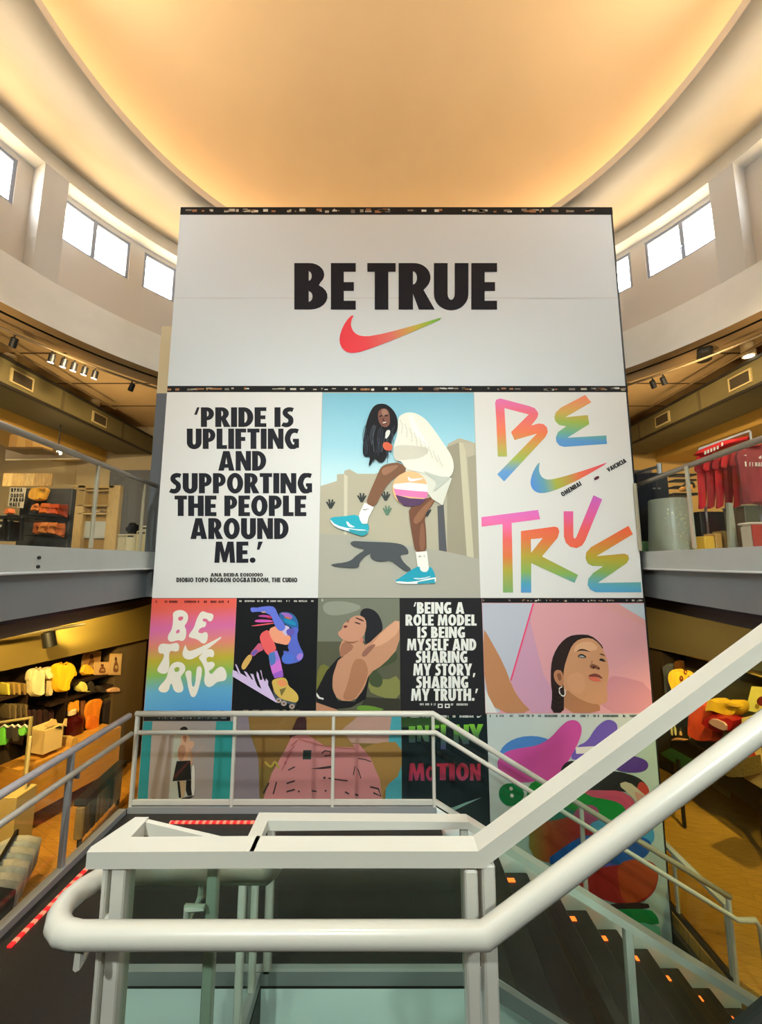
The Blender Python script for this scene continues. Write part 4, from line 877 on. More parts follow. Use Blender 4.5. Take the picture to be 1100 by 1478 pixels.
P7.add('figure', [(x5b(155), 155), (x5b(240), 240), (440, 320), (350, 340), (440, 230)], (204, 152, 120), c5, 1)
P7.add('figure', [(250, 420), (290, 400), (330, 420), (350, 495), (300, 600), (255, 660), (180, 655), (220, 560)], (164, 112, 82), c5, 2)
P7.add('figure', [(300, 380), (340, 330), (400, 310), (360, 360), (320, 400)], (140, 96, 80), c5, 2)
P7.add('figure', [(185, 300), (240, 310), (260, 340), (200, 385), (165, 390)], (154, 104, 80), c5, 1)
P7.add('face', [(290, 138), (330, 160), (335, 220), (310, 280), (270, 305), (215, 300), (185, 285), (165, 265), (158, 245), (185, 225), (190, 200), (200, 185), (225, 175), (245, 150)], (190, 136, 110), c5, 1)
for q, cc in (([(190, 205), (212, 200), (222, 210), (200, 220)], (110, 56, 50)), ([(210, 175), (230, 165), (225, 190)], (140, 92, 74)), ([(262, 178), (300, 190), (296, 198), (262, 186)], (60, 40, 36)), ([(268, 150), (322, 172), (318, 180), (266, 158)], (70, 48, 42)), ([(295, 275), (318, 280), (310, 308), (298, 305)], (200, 120, 100)), ([(185, 290), (240, 305), (300, 290), (240, 318)], (138, 90, 70))): P7.add('face', q, cc, c5, 1)
P7.add('top', [(195, 388), (160, 415), (128, 510), (126, 590), (160, 660), (262, 668), (320, 590), (352, 500), (330, 650), (240, 700), (150, 712), (x5a(670), 670), (x5a(600), 600), (90, 480), (160, 400)], (30, 28, 30), c5)
P7.add('top', [(30, 612), (50, 640), (72, 645), (72, 656), (40, 648), (28, 630)], (210, 206, 200), c5)
P7.add('figure', [(x5a(672), 672), (150, 715), (165, 726), (x5a(726), 726)], (180, 126, 96), c5)
P7.smalltext('edge_lettering', 60, 40, 75, 56, (190, 190, 176), c5)
P7.done()

P8 = Poster("black poster with the BEING A ROLE MODEL quotation in white capitals", rowquad(xR3, xR4, Y0, Y1 + 2), (34, 32, 34))
for t_, bx in (("`BEING A", (622, 60, 932, 130)), ('ROLE MODEL', (573, 135, 1007, 203)), ('IS BEING', (645, 210, 937, 278)), ('MYSELF AND', (582, 283, 1005, 355)), ('SHARING', (635, 358, 952, 430)), ('MY STORY,', (620, 435, 1000, 508)), ('SHARING', (637, 512, 957, 585)), ("MY TRUTH.'", (607, 588, 1015, 662))):
    P8.text('lettering', t_, bx, (218, 216, 208), c5)
P8.smalltext('credit_lettering', 660, 677, 765, 690, (196, 194, 186), c5); P8.smalltext('credit_lettering', 850, 678, 955, 691, (196, 194, 186), c5)
for x in (786, 829): P8.add('credit_lettering', [(x - 16, 706), (x + 14, 706), (x + 14, 680), (x - 16, 680)], (210, 208, 200), c5, 0, [[(x - 9, 700), (x + 7, 700), (x + 7, 687), (x - 9, 687)]])
for a_, b2 in ((555, 580), (600, 655), (680, 720), (760, 840), (862, 884), (905, 990)): P8.smalltext('edge_lettering', a_, 752, b2, 764, (200, 198, 190), c5)
P8.add('edge_lettering', [(1008, 752), (1010, 764), (1020, 766), (1040, 750), (1018, 758)], (210, 208, 200), c5)
P8.done()

c6 = cvt(690, 860, 4.2308)
x6a = lambda y: (wx(xR4, 860 + y / 4.2308) - 690) * 4.2308 + 2
x6b = lambda y: (wx(WX1 - .03, 860 + y / 4.2308) - 690) * 4.2308
P9 = Poster('photo poster of a braided person with hoop earring looking up against pink', rowquad(xR4, WX1 - .03, Y0, 1030), (206, 148, 152))
filmstrip(P9, 'edge_lettering', lambda y: wx(xR4, y) + .3, lambda y: wx(WX1 - .03, y), 863.5, 870, dark=INK, n=40)
P9.add('backdrop', [(x6a(714), 714), (130, 714), (200, 520), (335, 46), (x6a(46), 46)], (176, 178, 188), c6)
P9.add('backdrop', [(200, 525), (335, 46), (320, 160), (400, 480), (450, 560), (450, 714), (330, 714), (250, 620)], (190, 142, 164), c6)
P9.add('backdrop', [(205, 520), (343, 46), (333, 46), (196, 515)], (220, 70, 110), c6)
P9.add('backdrop', [(735, 48), (860, 50), (x6b(150), 150), (x6b(195), 195), (880, 120)], (206, 148, 144), c6)
P9.add('backdrop', [(860, 50), (x6b(48), 48), (x6b(148), 148)], (176, 186, 190), c6)
P9.add('backdrop', [(790, 500), (850, 485), (x6b(540), 540), (x6b(712), 712), (740, 712)], (192, 132, 140), c6, 1)
P9.add('figure', [(x6a(195), 195), (60, 240), (160, 420), (210, 560), (260, 640), (335, 714), (120, 714), (x6a(580), 580)], (176, 122, 84), c6, 1)
P9.add('backdrop', [(x6a(570), 570), (118, 714), (x6a(714), 714)], (206, 204, 198), c6)
P9.add('hair', [(555, 245), (620, 235), (690, 240), (750, 290), (770, 330), (700, 300), (600, 330), (545, 420), (525, 500), (530, 560), (525, 640), (525, 714), (442, 714), (455, 600), (445, 540), (445, 430), (460, 360), (500, 290)], (44, 32, 30), c6, 1)
P9.add('face', [(620, 262), (690, 255), (740, 290), (770, 340), (795, 410), (800, 480), (785, 560), (792, 620), (785, 655), (745, 660), (745, 714), (525, 714), (530, 600), (520, 530), (525, 440), (550, 360), (575, 300)], (192, 138, 100), c6, 1)
P9.add('face', [(530, 560), (600, 620), (690, 660), (745, 662), (745, 714), (525, 714)], (164, 112, 78), c6, 1)
P9.add('face', [(600, 290), (690, 275), (740, 320), (700, 340), (620, 330), (580, 350)], (206, 156, 118), c6, 2)
P9.add('face', [(540, 480), (640, 460), (660, 560), (620, 610), (550, 570)], (197, 143, 105), c6, 2)
P9.add('face', [(462, 470), (480, 450), (515, 458), (526, 520), (518, 555), (490, 545), (465, 510)], (174, 118, 84), c6, 1)
P9.add('face', [(478, 475), (505, 470), (512, 510), (495, 525)], (128, 80, 58), c6, 1)
for q, cc in (([(596, 345), (625, 322), (660, 328), (690, 345), (660, 336), (625, 334)], (52, 36, 30)), ([(735, 355), (760, 352), (782, 372), (760, 362)], (52, 36, 30)), ([(602, 372), (630, 350), (668, 372), (645, 382)], (40, 34, 34)), ([(612, 370), (632, 362), (655, 372), (640, 378)], (150, 150, 150)), ([(735, 392), (755, 378), (785, 402), (765, 402)], (40, 34, 34)), ([(680, 432), (690, 415), (720, 420), (745, 440), (740, 455), (715, 440), (700, 448)], (120, 74, 54)), ([(700, 430), (716, 430), (712, 445), (702, 442)], (50, 30, 26)), ([(732, 438), (745, 436), (742, 452)], (50, 30, 26)), ([(664, 492), (700, 474), (735, 476), (770, 510), (720, 492)], (120, 60, 52)), ([(668, 496), (720, 494), (760, 520), (720, 524), (690, 514)], (206, 100, 80)), ([(690, 390), (705, 400), (690, 430)], (168, 116, 84))): P9.add('face', q, cc, c6, 1)
P9.add('hoop_earring', stroke(curve([(515, 555), (498, 565), (500, 595), (520, 612), (532, 600), (530, 570)], 5), 7), (206, 200, 190), c6)
for i in range(5): P9.add('hair', stroke([(452 + i * 2, 560 + i * 30), (490, 580 + i * 30), (520, 565 + i * 30)], 4), (24, 18, 18), c6)
P9.done()

# ---- bottom row
Z1, Z2 = 1032.5, 1162
xB1, xB2, xB3 = colX(338, 1100), colX(580, 1100), colX(705, 1100)
c7 = cvt(190, 1025, 4.0741)
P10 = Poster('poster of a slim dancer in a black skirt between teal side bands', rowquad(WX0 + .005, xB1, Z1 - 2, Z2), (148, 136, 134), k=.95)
x7a = lambda y: (wx(WX0 + .01, 1025 + y / 4.0741) - 190) * 4.0741
x7b = lambda y: (wx(xB1 - .004, 1025 + y / 4.0741) - 190) * 4.0741
P10.add('backdrop', [(x7a(64), 64), (580, 64), (580, 34), (x7a(34), 34)], INK, c7)
P10.add('backdrop', [(x7a(552), 552), (92, 552), (122, 66), (x7a(66), 66)], (36, 122, 132), c7)
P10.add('backdrop', [(470, 552), (x7b(552), 552), (x7b(66), 66), (497, 66)], (44, 138, 138), c7)
P10.add('backdrop', [(215, 552), (250, 140), (340, 130), (360, 552)], (160, 162, 154), c7)
P10.add('figure', [(285, 105), (310, 94), (330, 105), (330, 125), (285, 122)], (30, 26, 26), c7, 1)
P10.add('figure', [(292, 150), (310, 138), (338, 145), (338, 180), (370, 185), (365, 215), (340, 240), (338, 300), (275, 300), (272, 240), (285, 200), (290, 190)], (186, 146, 124), c7, 1)
P10.add('figure', [(330, 210), (355, 240), (360, 320), (345, 330), (345, 260)], (176, 136, 110), c7, 1)
P10.add('figure', [(300, 150), (325, 150), (322, 190), (306, 188)], (150, 106, 86), c7, 1)
P10.add('figure', [(272, 215), (310, 200), (320, 240), (300, 300), (275, 295)], (160, 118, 98), c7, 1)
P10.add('figure', [(265, 300), (345, 296), (352, 410), (240, 418)], (26, 24, 24), c7)
P10.add('figure', [(280, 415), (320, 415), (310, 510), (285, 512)], (166, 140, 110), c7)
P10.add('figure', [(268, 418), (282, 418), (292, 515), (278, 515)], (24, 22, 22), c7)
P10.add('figure', [(322, 412), (352, 412), (360, 500), (330, 505), (318, 470)], (24, 22, 22), c7)
P10.add('figure', [(352, 330), (372, 320), (372, 500), (350, 500)], (196, 190, 186), c7, 1)
P10.add('figure', [(275, 520), (370, 500), (355, 515), (330, 530), (300, 560), (275, 560)], (60, 50, 46), c7, 1)
P10.smalltext('edge_lettering', 160, 42, 560, 52, (110, 120, 120), c7, fill=.5)
P10.done()

c8 = cvt(180, 1020, 2.0755)
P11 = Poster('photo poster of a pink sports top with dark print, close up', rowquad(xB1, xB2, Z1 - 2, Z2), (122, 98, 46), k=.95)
yb = (Z2 - 1020) * 2.0755 - 1
x8a = lambda y: (wx(xB1 + .004, 1020 + y / 2.0755) - 180) * 2.0755
x8b = lambda y: (wx(xB2 - .004, 1020 + y / 2.0755) - 180) * 2.0755
P11.add('backdrop', [(x8a(yb), yb), (405, yb), (400, 150), (375, 80), (370, 26), (x8a(26), 26)], (132, 118, 126), c8)
P11.add('backdrop', [(640, 26), (x8b(26), 26), (x8b(110), 110), (740, 110), (650, 108)], (178, 138, 124), c8)
P11.add('backdrop', [(790, 110), (800, 26), (x8b(26), 26), (x8b(yb), yb), (780, yb)], (70, 150, 160), c8)
P11.add('figure', [(700, 130), (760, 106), (x8b(106), 106), (x8b(200), 200), (780, 240), (770, yb), (740, yb)], (156, 116, 60), c8, 1)
P11.add('figure', [(372, 28), (560, 28), (640, 28), (640, 110), (500, 120), (440, 180), (405, 180), (390, 110)], (134, 98, 50), c8)
P11.add('figure', [(520, 28), (545, 28), (545, 78), (535, 100), (515, 105), (490, 95), (505, 60)], (60, 34, 34), c8, 1)
P11.add('sports_top', [(410, yb), (440, 200), (480, 130), (500, 90), (540, 80), (600, 95), (640, 115), (700, 110), (735, 150), (765, 220), (772, yb)], (196, 124, 122), c8)
P11.add('figure', [(545, 28), (700, 28), (650, 70), (690, 122), (600, 118), (545, 82)], (150, 112, 60), c8)
P11.add('sports_top', [(535, 130), (560, 130), (558, 158), (533, 158)], (50, 60, 56), c8)
for q, wd in (([(560, 186), (590, 184), (622, 180)], [1, 6, 8]), ([(590, 140), (600, 132), (616, 134), (616, 146), (598, 148)], 4), ([(685, 205), (690, 178), (700, 190), (708, 215)], 3), ([(700, 155), (720, 158), (738, 165)], 3), ([(735, 240), (760, 246), (768, 268), (745, 258)], 5), ([(485, 230), (510, 222)], 5), ([(490, 190), (510, 180)], 4), ([(485, 255), (510, 248)], 5), ([(415, 260), (432, 228)], 5), ([(445, 262), (455, 225)], 4), ([(595, 212), (602, 214)], 6), ([(610, 214), (650, 220), (668, 222)], 4), ([(520, 252), (524, 256)], 5), ([(560, 252), (575, 254)], 5), ([(600, 254), (604, 250)], 5), ([(660, 255), (672, 262)], 5), ([(690, 262), (700, 266)], 5)): P11.add('sports_top', stroke(q, wd), (60, 44, 44), c8)
for i in range(5): P11.add('sports_top', stroke([(470 + i * 7, 190 - i * 18), (485 + i * 8, 165 - i * 16)], 2.5), (160, 76, 80), c8)
P11.add('sports_top', stroke(curve([(520, 96), (600, 118), (690, 126)], 5), 3), (170, 96, 90), c8)
P11.add('figure', stroke(curve([(420, 165), (438, 180), (450, 165), (462, 185)], 5), 6), (176, 150, 60), c8)
P11.done()

c9 = cvt(440, 1025, 4.0741)
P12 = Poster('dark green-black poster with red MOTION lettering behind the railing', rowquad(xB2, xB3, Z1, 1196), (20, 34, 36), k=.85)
x9a = lambda y: (wx(xB2 + .004, 1025 + y / 4.0741) - 440) * 4.0741
x9b = lambda y: (wx(xB3 - .004, 1025 + y / 4.0741) - 440) * 4.0741
P12.add('backdrop', [(x9a(100), 100), (860, 100), (850, 45), (x9a(45), 45)], (44, 74, 36), c9, 0)
for a_, b2, m_ in (('I', (612, 95, 650, 190), 0), ('N', (660, 90, 730, 185), 0), ('F', (745, 88, 790, 190), 0), ('I', (800, 85, 830, 230), 0), ('N', (875, 85, 965, 200), 0), ('Y', (965, 82, 1050, 190), 0)):
    P12.text('lettering', a_, b2, P12.grad(c9((800, 85)), c9((800, 230)), [(0, (120, 190, 50)), (.45, (70, 110, 70)), (1, (66, 60, 110))]), c9)
gm = P12.grad(c9((800, 240)), c9((800, 416)), [(0, (110, 50, 80)), (.3, (150, 40, 52)), (.7, (176, 48, 74)), (1, (150, 60, 90))])
for ch, bx in zip('MOTION', ((610, 312, 705, 416), (712, 330, 768, 416), (775, 312, 848, 412), (850, 312, 882, 414), (890, 312, 965, 414), (972, 314, 1034, 414))): P12.text('lettering', ch, bx, gm, c9)
P12.add('tick_mark', [(840, 575), (880, 590), (1042, 512), (940, 545), (870, 572)], (130, 172, 160), c9)
for a_, b2 in ((580, 600), (620, 680), (700, 730), (800, 850), (870, 890), (910, 1000)): P12.smalltext('edge_lettering', a_, 30, b2, 44, (190, 190, 180), c9)
P12.done()

c10 = cvt(690, 1020, 3.7931)
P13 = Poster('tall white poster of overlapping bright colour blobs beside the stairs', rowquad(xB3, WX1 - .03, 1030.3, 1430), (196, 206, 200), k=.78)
AB = 'colour_shapes'
for a_, b2 in ((55, 75), (100, 145), (165, 200), (222, 310), (330, 350), (365, 445), (455, 500), (515, 540), (560, 610), (630, 665), (685, 775), (795, 815), (830, 905), (930, 980)): P13.smalltext('edge_lettering', a_, 44, b2, 57, (70, 70, 66), c10)
P13.add(AB, ell(290, 275, 175, 115, n=28), (76, 130, 196), c10)
P13.add(AB, [(108, 290), (150, 245), (240, 225), (320, 215), (390, 180), (460, 100), (500, 72), (545, 75), (570, 110), (565, 160), (530, 240), (480, 320), (440, 380), (400, 410), (330, 405), (220, 420), (130, 380), (106, 330)], (200, 80, 156), c10, 2)
P13.add(AB, [(540, 215), (600, 190), (640, 120), (690, 75), (730, 70), (765, 95), (762, 140), (720, 180), (640, 230), (560, 290), (500, 290)], (110, 90, 176), c10, 2)
P13.add(AB, [(534, 222), (660, 215), (655, 255), (538, 258)], (220, 216, 208), c10)
P13.add(AB, [(720, 310), (770, 270), (850, 268), (920, 290), (938, 325), (910, 358), (830, 362), (760, 350)], (96, 60, 150), c10, 2)
P13.add(AB, [(130, 430), (110, 470), (125, 520), (180, 555), (260, 500), (240, 430), (180, 415)], (24, 120, 66), c10, 2)
P13.add(AB, [(260, 440), (340, 390), (420, 420), (540, 450), (640, 500), (760, 510), (815, 550), (810, 600), (740, 640), (600, 660), (400, 640), (280, 600)], (30, 140, 60), c10, 2)
P13.add(AB, [(330, 580), (400, 540), (520, 560), (560, 600), (450, 640), (360, 640)], (40, 120, 110), c10, 2)
P13.add(AB, [(480, 295), (560, 300), (640, 360), (740, 350), (840, 370), (900, 400), (940, 450), (900, 480), (780, 460), (640, 470), (540, 440), (440, 370)], (44, 42, 44), c10, 2)
P13.add(AB, [(880, 400), (930, 430), (942, 480), (900, 530), (860, 500)], (200, 70, 60), c10, 2)
P13.add(AB, [(560, 455), (680, 458), (800, 460), (880, 540), (820, 590), (790, 530), (700, 505), (620, 495)], (206, 80, 110), c10, 2)
P13.add(AB, [(765, 425), (820, 405), (900, 470), (930, 500), (880, 540), (830, 480)], (206, 186, 160), c10, 1)
P13.add(AB, [(850, 460), (900, 480), (925, 505), (885, 538)], (214, 150, 136), c10, 1)
P13.add(AB, [(670, 350), (710, 315), (745, 345), (700, 375)], (150, 146, 146), c10)
gor = P13.grad(c10((280, 760)), c10((560, 760)), [(0, (150, 130, 60)), (.35, (176, 80, 40)), (1, (160, 40, 50))])
P13.add(AB, [(280, 620), (400, 630), (540, 590), (640, 640), (700, 700), (600, 860), (400, 860), (280, 820)], gor, c10, 1)
P13.add(AB, [(520, 580), (570, 540), (630, 535), (668, 570), (660, 630), (600, 660), (530, 640)], (170, 80, 120), c10, 2)
P13.add(AB, [(600, 640), (700, 610), (820, 640), (940, 640), (972, 700), (955, 760), (800, 760), (640, 700)], (80, 160, 206), c10, 2)
P13.add(AB, [(360, 850), (480, 760), (600, 690), (740, 740), (900, 710), (950, 740), (945, 800), (860, 860), (700, 880), (500, 890)], (34, 92, 176), c10, 1)
P13.add(AB, [(600, 890), (700, 850), (760, 860), (800, 920), (640, 920)], (90, 90, 180), c10, 2)
P13.add(AB, [(500, 940), (600, 890), (740, 870), (880, 850), (980, 860), (992, 940), (960, 1030), (880, 1080), (760, 1080), (640, 1040)], (168, 40, 36), c10, 2)
P13.add(AB, [(760, 860), (860, 830), (970, 850), (990, 920), (960, 1010), (880, 1070), (800, 1080), (770, 980)], (190, 74, 34), c10, 2)
P13.add(AB, [(700, 1078), (930, 1070), (945, 1110), (700, 1115)], (60, 40, 40), c10, 1)
P13.add(AB, [(700, 1110), (940, 1105), (985, 1150), (995, 1200), (700, 1190)], (34, 140, 72), c10, 1)
P13.add(AB, [(650, 1190), (995, 1180), (1000, 1290), (700, 1290)], (110, 190, 160), c10, 1)
for x, y in ((180, 450), (185, 488), (228, 690)): P13.add(AB, [(x - 10, y - 10), (x + 8, y - 12), (x + 12, y + 8), (x - 6, y + 10)], (216, 222, 214), c10, 1)
P13.done()
# ================================================================= lamps, ducts and pipes of the gallery
def softmat(rgb, rough=.8): return mat('cloth_%d_%d_%d' % rgb, rgb, rough, noise=.16, nscale=9, bump=.9, stretch=(1.6, 1.6, .35))
def solidmat(rgb, rough=.45): return mat('solid_%d_%d_%d' % rgb, rgb, rough)
lampglow = mat('lamp_face', (255, 238, 200), emit=14.0)
def tracklight(c, aim, label, group, lit=True, r=.045, L=.14, body=blackm):
    c = Vector(c); aim = Vector(aim).normalized(); o = thing('track_light', label, 'lamp', c, group)
    h = MB(); h.tube([c - aim * L * .5, c - aim * L * .45, c + aim * L * .5], [r * .6, r * .95, r], n=14); h.build('lamp_head', body, o, 'auto')
    y = MB(); y.tube([c - aim * L * .1, c + Vector((0, 0, .07)), c + Vector((0, 0, .13))], .012, n=6); y.build('stem', body, o)
    f = MB(); f.tube([c + aim * (L * .5 + .001), c + aim * (L * .5 + .006)], r * .86, n=14); f.build('lamp_face', lampglow if lit else blackm, o)
    return o
RT = 5.82
for s in (-1, 1):
    t = MB(); t.tube([cyl(s * a, RT, 3.30) for a in range(30, 116, 3)], .022, n=8)
    tag(t.build('lighting_track', mat('track_metal', (150, 126, 90), .4, .3), smooth=True), 'curved lighting track under the ring beam on the %s side' % ('wallet display' if s < 0 else 'red shirt'), 'track')
def on_track(px, py): 
    best = None
    s = -1 if px < 550 else 1
    for k in range(300, 1160):
        p = cyl(s * k / 10, RT, 3.17); z_ = p.y * CT + (p.z - EYE) * ST; q = 550 + FPX * p.x / z_
        if best is None or abs(q - px) < best[0]: best = (abs(q - px), p)
    return best[1]
words = ['first', 'second', 'third', 'fourth', 'fifth']
for i, px in enumerate((75, 92, 107, 122, 137)):
    p = on_track(px, 0); tracklight(p, (-.25, .1, -.95), '%s lit spotlight, counted towards the poster wall, of five on the track' % words[i], 'lit spotlights on the curved track')
tracklight(on_track(190, 0), (-.5, .3, -.8), 'unlit black spotlight alone on the curved track next to the poster wall', None, False)
tracklight(on_track(20, 0), (-.5, .3, -.8), 'unlit black spotlight on the curved track before the lit row', None, False)
for i, px in enumerate((943, 958)): tracklight(on_track(px, 0), (.5, .3, -.8), ('unlit black spotlight on the track closest to the graffiti poster' if not i else 'unlit black spotlight second from the graffiti poster on the track'), None, False)
def canlight(p, label):
    p = Vector(p); o = thing('can_light', label, 'lamp', p)
    b = MB(); b.lathe(p, [(.10, .0), (.10, .22), (.085, .24)], n=18); b.build('housing', mat('cream_can', (206, 186, 150), .5), o, 'auto')
    MB().lathe(p, [(.07, -.008), (.07, -.002)], n=16).build('lamp_face', lampglow, o)
canlight(atZ(12, 530, 3.50), 'cream can lamp on the gallery ceiling above the gold duct')
canlight(atZ(136, 592, 3.50), 'cream can lamp on the gallery ceiling near the pier by the quotation poster')
canlight(atZ(1081, 514, 3.50), 'cream can lamp on the gallery ceiling above the red shirts')
canlight(atZ(982, 592, 3.50), 'small can lamp on the gallery ceiling behind the navy cabinet')
# ducts
for s in (-1, 1):
    o = thing('air_duct', 'long square olive air duct under the gallery ceiling over the %s' % ('wallet display' if s < 0 else 'red shirts'), 'duct', (s * 6.7, 7, Zr(2.95)))
    x0, x1 = sorted((s * 6.35, s * 7.35)); b = MB(); b.box(x0, x1, 2.6, 10.45, Zr(2.95), Zr(3.42)); b.build('duct_body', olive, o)
    for y in (3.8, 5.6, 7.4, 9.2): MB().box(min(s * 6.34, s * 6.36), max(s * 6.34, s * 6.36), y - .03, y + .03, Zr(2.93), Zr(3.44)).build('flange', mat('duct_flange', (84, 72, 44), .6), o)
    for zz in (2.95, 3.42): MB().bar([(s * 6.345, 2.6, Zr(zz)), (s * 6.345, 10.4, Zr(zz))], .05, .05).build('edge_angle', mat('duct_edge_black', (34, 28, 18), .5), o)
    for y in (4.7, 6.5, 8.4):
        v = MB(); v.box(min(s * 6.325, s * 6.35), max(s * 6.325, s * 6.35), y - .22, y + .22, Zr(3.05), Zr(3.30)); vo = v.build('vent', mat('vent_frame', (170, 150, 100), .5), o)
        MB().box(min(s * 6.318, s * 6.326), max(s * 6.318, s * 6.326), y - .18, y + .18, Zr(3.08), Zr(3.27)).build('grille', mat('vent_dark', (56, 46, 30), .6), vo)
    b = MB(); x0, x1 = sorted((s * 7.6, s * 9.0)); b.box(x0, x1, 2.6, 10.45, Zr(2.74), Zr(3.70))
    struct(b.build('ceiling_bulkhead_' + ('left' if s < 0 else 'right'), mat('gold_bulkhead', (196, 152, 70), .6)))
p = atZ(1017, 512, 3.40)
sp = MB(); sp.rbox(p, (.50, .20, .10), .9, bev=.03); so = tag(sp.build('ceiling_speaker', blackm), 'black slot-shaped speaker under the ring beam', 'speaker')
for s in (-1, 1):
    t = MB(); t.tube([(s * 5.0, 3.5, Zr(3.62)), (s * 12, 3.5, Zr(3.62))], .02, n=6); 
    t = MB(); t.tube([(s * 6.15, 2.5, Zr(3.5)), (s * 6.15, 8.6, Zr(3.5))], .022, n=8)
    tag(t.build('sprinkler_pipe', mat('pipe_brown', (112, 88, 54), .5)), 'thin brown pipe beside the olive duct over the %s' % ('wallets' if s < 0 else 'red shirts'), 'pipe')

# ================================================================= gallery display by the wallets
FL = Zr(.14)
def q5(x, y): return (x / 4.7826, 610 + y / 4.7826)
def bx(name, x0, y0, x1, y1, Y, dep, m, cv, parent=None, bev=.01, y_off=0):
    a, b = atY(*cv(x0, y0), Y), atY(*cv(x1, y1), Y)
    if b.z < FL + .20 and a.z > FL: b.z = FL
    c = (a + b) / 2
    k = MB(); k.rbox((c.x, Y + dep / 2, c.z), (abs(b.x - a.x), dep, abs(a.z - b.z)), bev=bev); return k.build(name, m, parent)
def cutY(name, pts, Y, dep, m, cv, parent=None):
    k = MB(); k.prism([atY(*cv(*p), Y) for p in pts], (0, dep, 0)); return k.build(name, m, parent)
def softY(name, pts, Y, dep, m, cv, parent=None, sm=1):
    k = MB(); k.pillow([atY(*cv(*p), Y) for p in (chaikin(pts, sm) if sm else pts)], dep); return k.build(name, m, parent, 'auto')
FL = Zr(.14)
def base_to(o_pts): pass
o = thing('display_board', 'tall charcoal display board carrying the orange wallets', 'display', atY(*q5(400, 850), 7.4))
b = MB(); A_, B_ = atY(*q5(150, 455), 7.4), atY(*q5(500, 455), 7.4); b.rbox(((A_.x + B_.x) / 2, 7.46, (A_.z + FL) / 2), (B_.x - A_.x, .12, A_.z - FL), bev=.01); b.build('panel', mat('charcoal_board', (62, 64, 66), .5), o)
for yy in (640, 778):
    a, c = atY(*q5(215, yy), 7.3), atY(*q5(470, yy), 7.3); MB().box(a.x, c.x, 7.18, 7.40, a.z - .012, a.z).build('ledge', blackm, o)
wal = [((215, 612), (232, 565), (262, 556), (268, 606), 'pale orange pointed pouch first in the upper row on the charcoal board', (232, 140, 70)), ((272, 630), (290, 556), (347, 558), (335, 628), 'orange wallet with stitched lines second in the upper row on the charcoal board', (222, 112, 52)), ((340, 632), (352, 562), (410, 562), (400, 634), 'red-orange wallet third in the upper row on the charcoal board', (206, 84, 40)), ((402, 640), (412, 566), (470, 566), (462, 655), 'dark rust wallet last in the upper row on the charcoal board', (132, 50, 26)),
       ((228, 765), (250, 672), (276, 680), (268, 774), 'narrow brown-orange wallet first in the lower row on the charcoal board', (196, 110, 66)), ((262, 760), (290, 686), (336, 690), (318, 764), 'light orange wallet second in the lower row on the charcoal board', (236, 150, 84)), ((328, 762), (346, 686), (396, 688), (384, 772), 'orange wallet with dark crease third in the lower row on the charcoal board', (226, 136, 76)), ((384, 778), (398, 694), (452, 698), (440, 792), 'dark orange wallet last in the lower row on the charcoal board', (182, 96, 50))]
for a, b2, c_, d_, lb, col_ in wal:
    w_ = thing('wallet', lb, 'wallet', atY(*q5(*a), 7.2), 'orange wallets on the charcoal board')
    cx_ = (a[0] + c_[0]) / 2; cy_ = (a[1] + c_[1]) / 2
    softY('wallet_body', [a, d_, c_, b2], 7.22, .10, solidmat(col_, .5), q5, w_, 0)
    softY('flap', [((b2[0] * .95 + a[0] * .05), b2[1] + 3), (b2[0] * .6 + a[0] * .4 + 3, b2[1] * .6 + a[1] * .4), (c_[0] * .6 + d_[0] * .4 - 3, c_[1] * .6 + d_[1] * .4), (c_[0] - 2, c_[1] + 3)], 7.16, .03, solidmat(tuple(int(v * .9) for v in col_), .5), q5, w_, 0)
j = thing('jacket', 'folded yellow jacket on top of the charcoal board', 'jacket', atY(*q5(270, 540), 7.2))
softY('jacket_body', [(210, 520), (225, 460), (270, 446), (335, 448), (318, 500), (300, 540), (240, 542)], 7.22, .16, softmat((222, 162, 52)), q5, j)
softY('collar', [(262, 452), (300, 444), (322, 452), (296, 470)], 7.12, .05, softmat((196, 136, 50)), q5, j)
pr = thing('print_sheet', 'white sheet with black block lettering beside the yellow jacket', 'print', atY(*q5(110, 590), 7.1))
cutY('sheet', [(52, 576), (70, 446), (178, 450), (156, 590)], 7.1, .012, mat('print_paper', (206, 196, 172), .6), q5, pr)
lt = MB()
for r_, (yy, n_) in enumerate(((452, 4), (490, 5), (520, 5), (552, 4))):
    for k in range(n_):
        x_ = 78 + k * 20 - r_ * 4; gl = _G[random.choice('ROMEBDPHA')]; f_ = lambda p: atY(*q5(x_ + p[0] * 22, yy + 26 - p[1] * 26), 7.095); lt.poly([f_(p) for p in gl[1]], None, [[f_(p) for p in h] for h in gl[2]])
lt.build('lettering', blackm, pr)
for i, (x0, x1, cc) in enumerate(((22, 78, (214, 180, 116)), (82, 172, (196, 160, 96)), (178, 230, (204, 172, 110)), (234, 350, (186, 150, 92)))):
    tag(bx('carved_sign', x0, 348, x1, 440, 8.6, .05, mat('wood_board_%d' % i, cc, .6, noise=.25, nscale=6, stretch=(6, 1, 1)), q5), ('%s plank-like panel hung on the beige wall over the print sheet' % ('pale narrow', 'wide carved', 'mid striped', 'curly carved')[i]), 'panel', 'carved panels on the beige wall')
sr = thing('hanging_rail', 'horizontal pale rail on the beige wall carrying two small lamps', 'rail', atY(*q5(300, 255), 8.8))
a, c = atY(*q5(40, 256), 8.8), atY(*q5(560, 250), 8.8); MB().tube([a, c], .016, n=6).build('bar', mat('rail_cream', (214, 200, 170), .5), sr)
a, c = atY(*q5(40, 185), 8.9), atY(*q5(520, 250), 8.9); MB().box(a.x, c.x, 8.9, 8.98, c.z, a.z).build('fascia', mat('grey_lilac_fascia', (140, 124, 106), .6), sr)
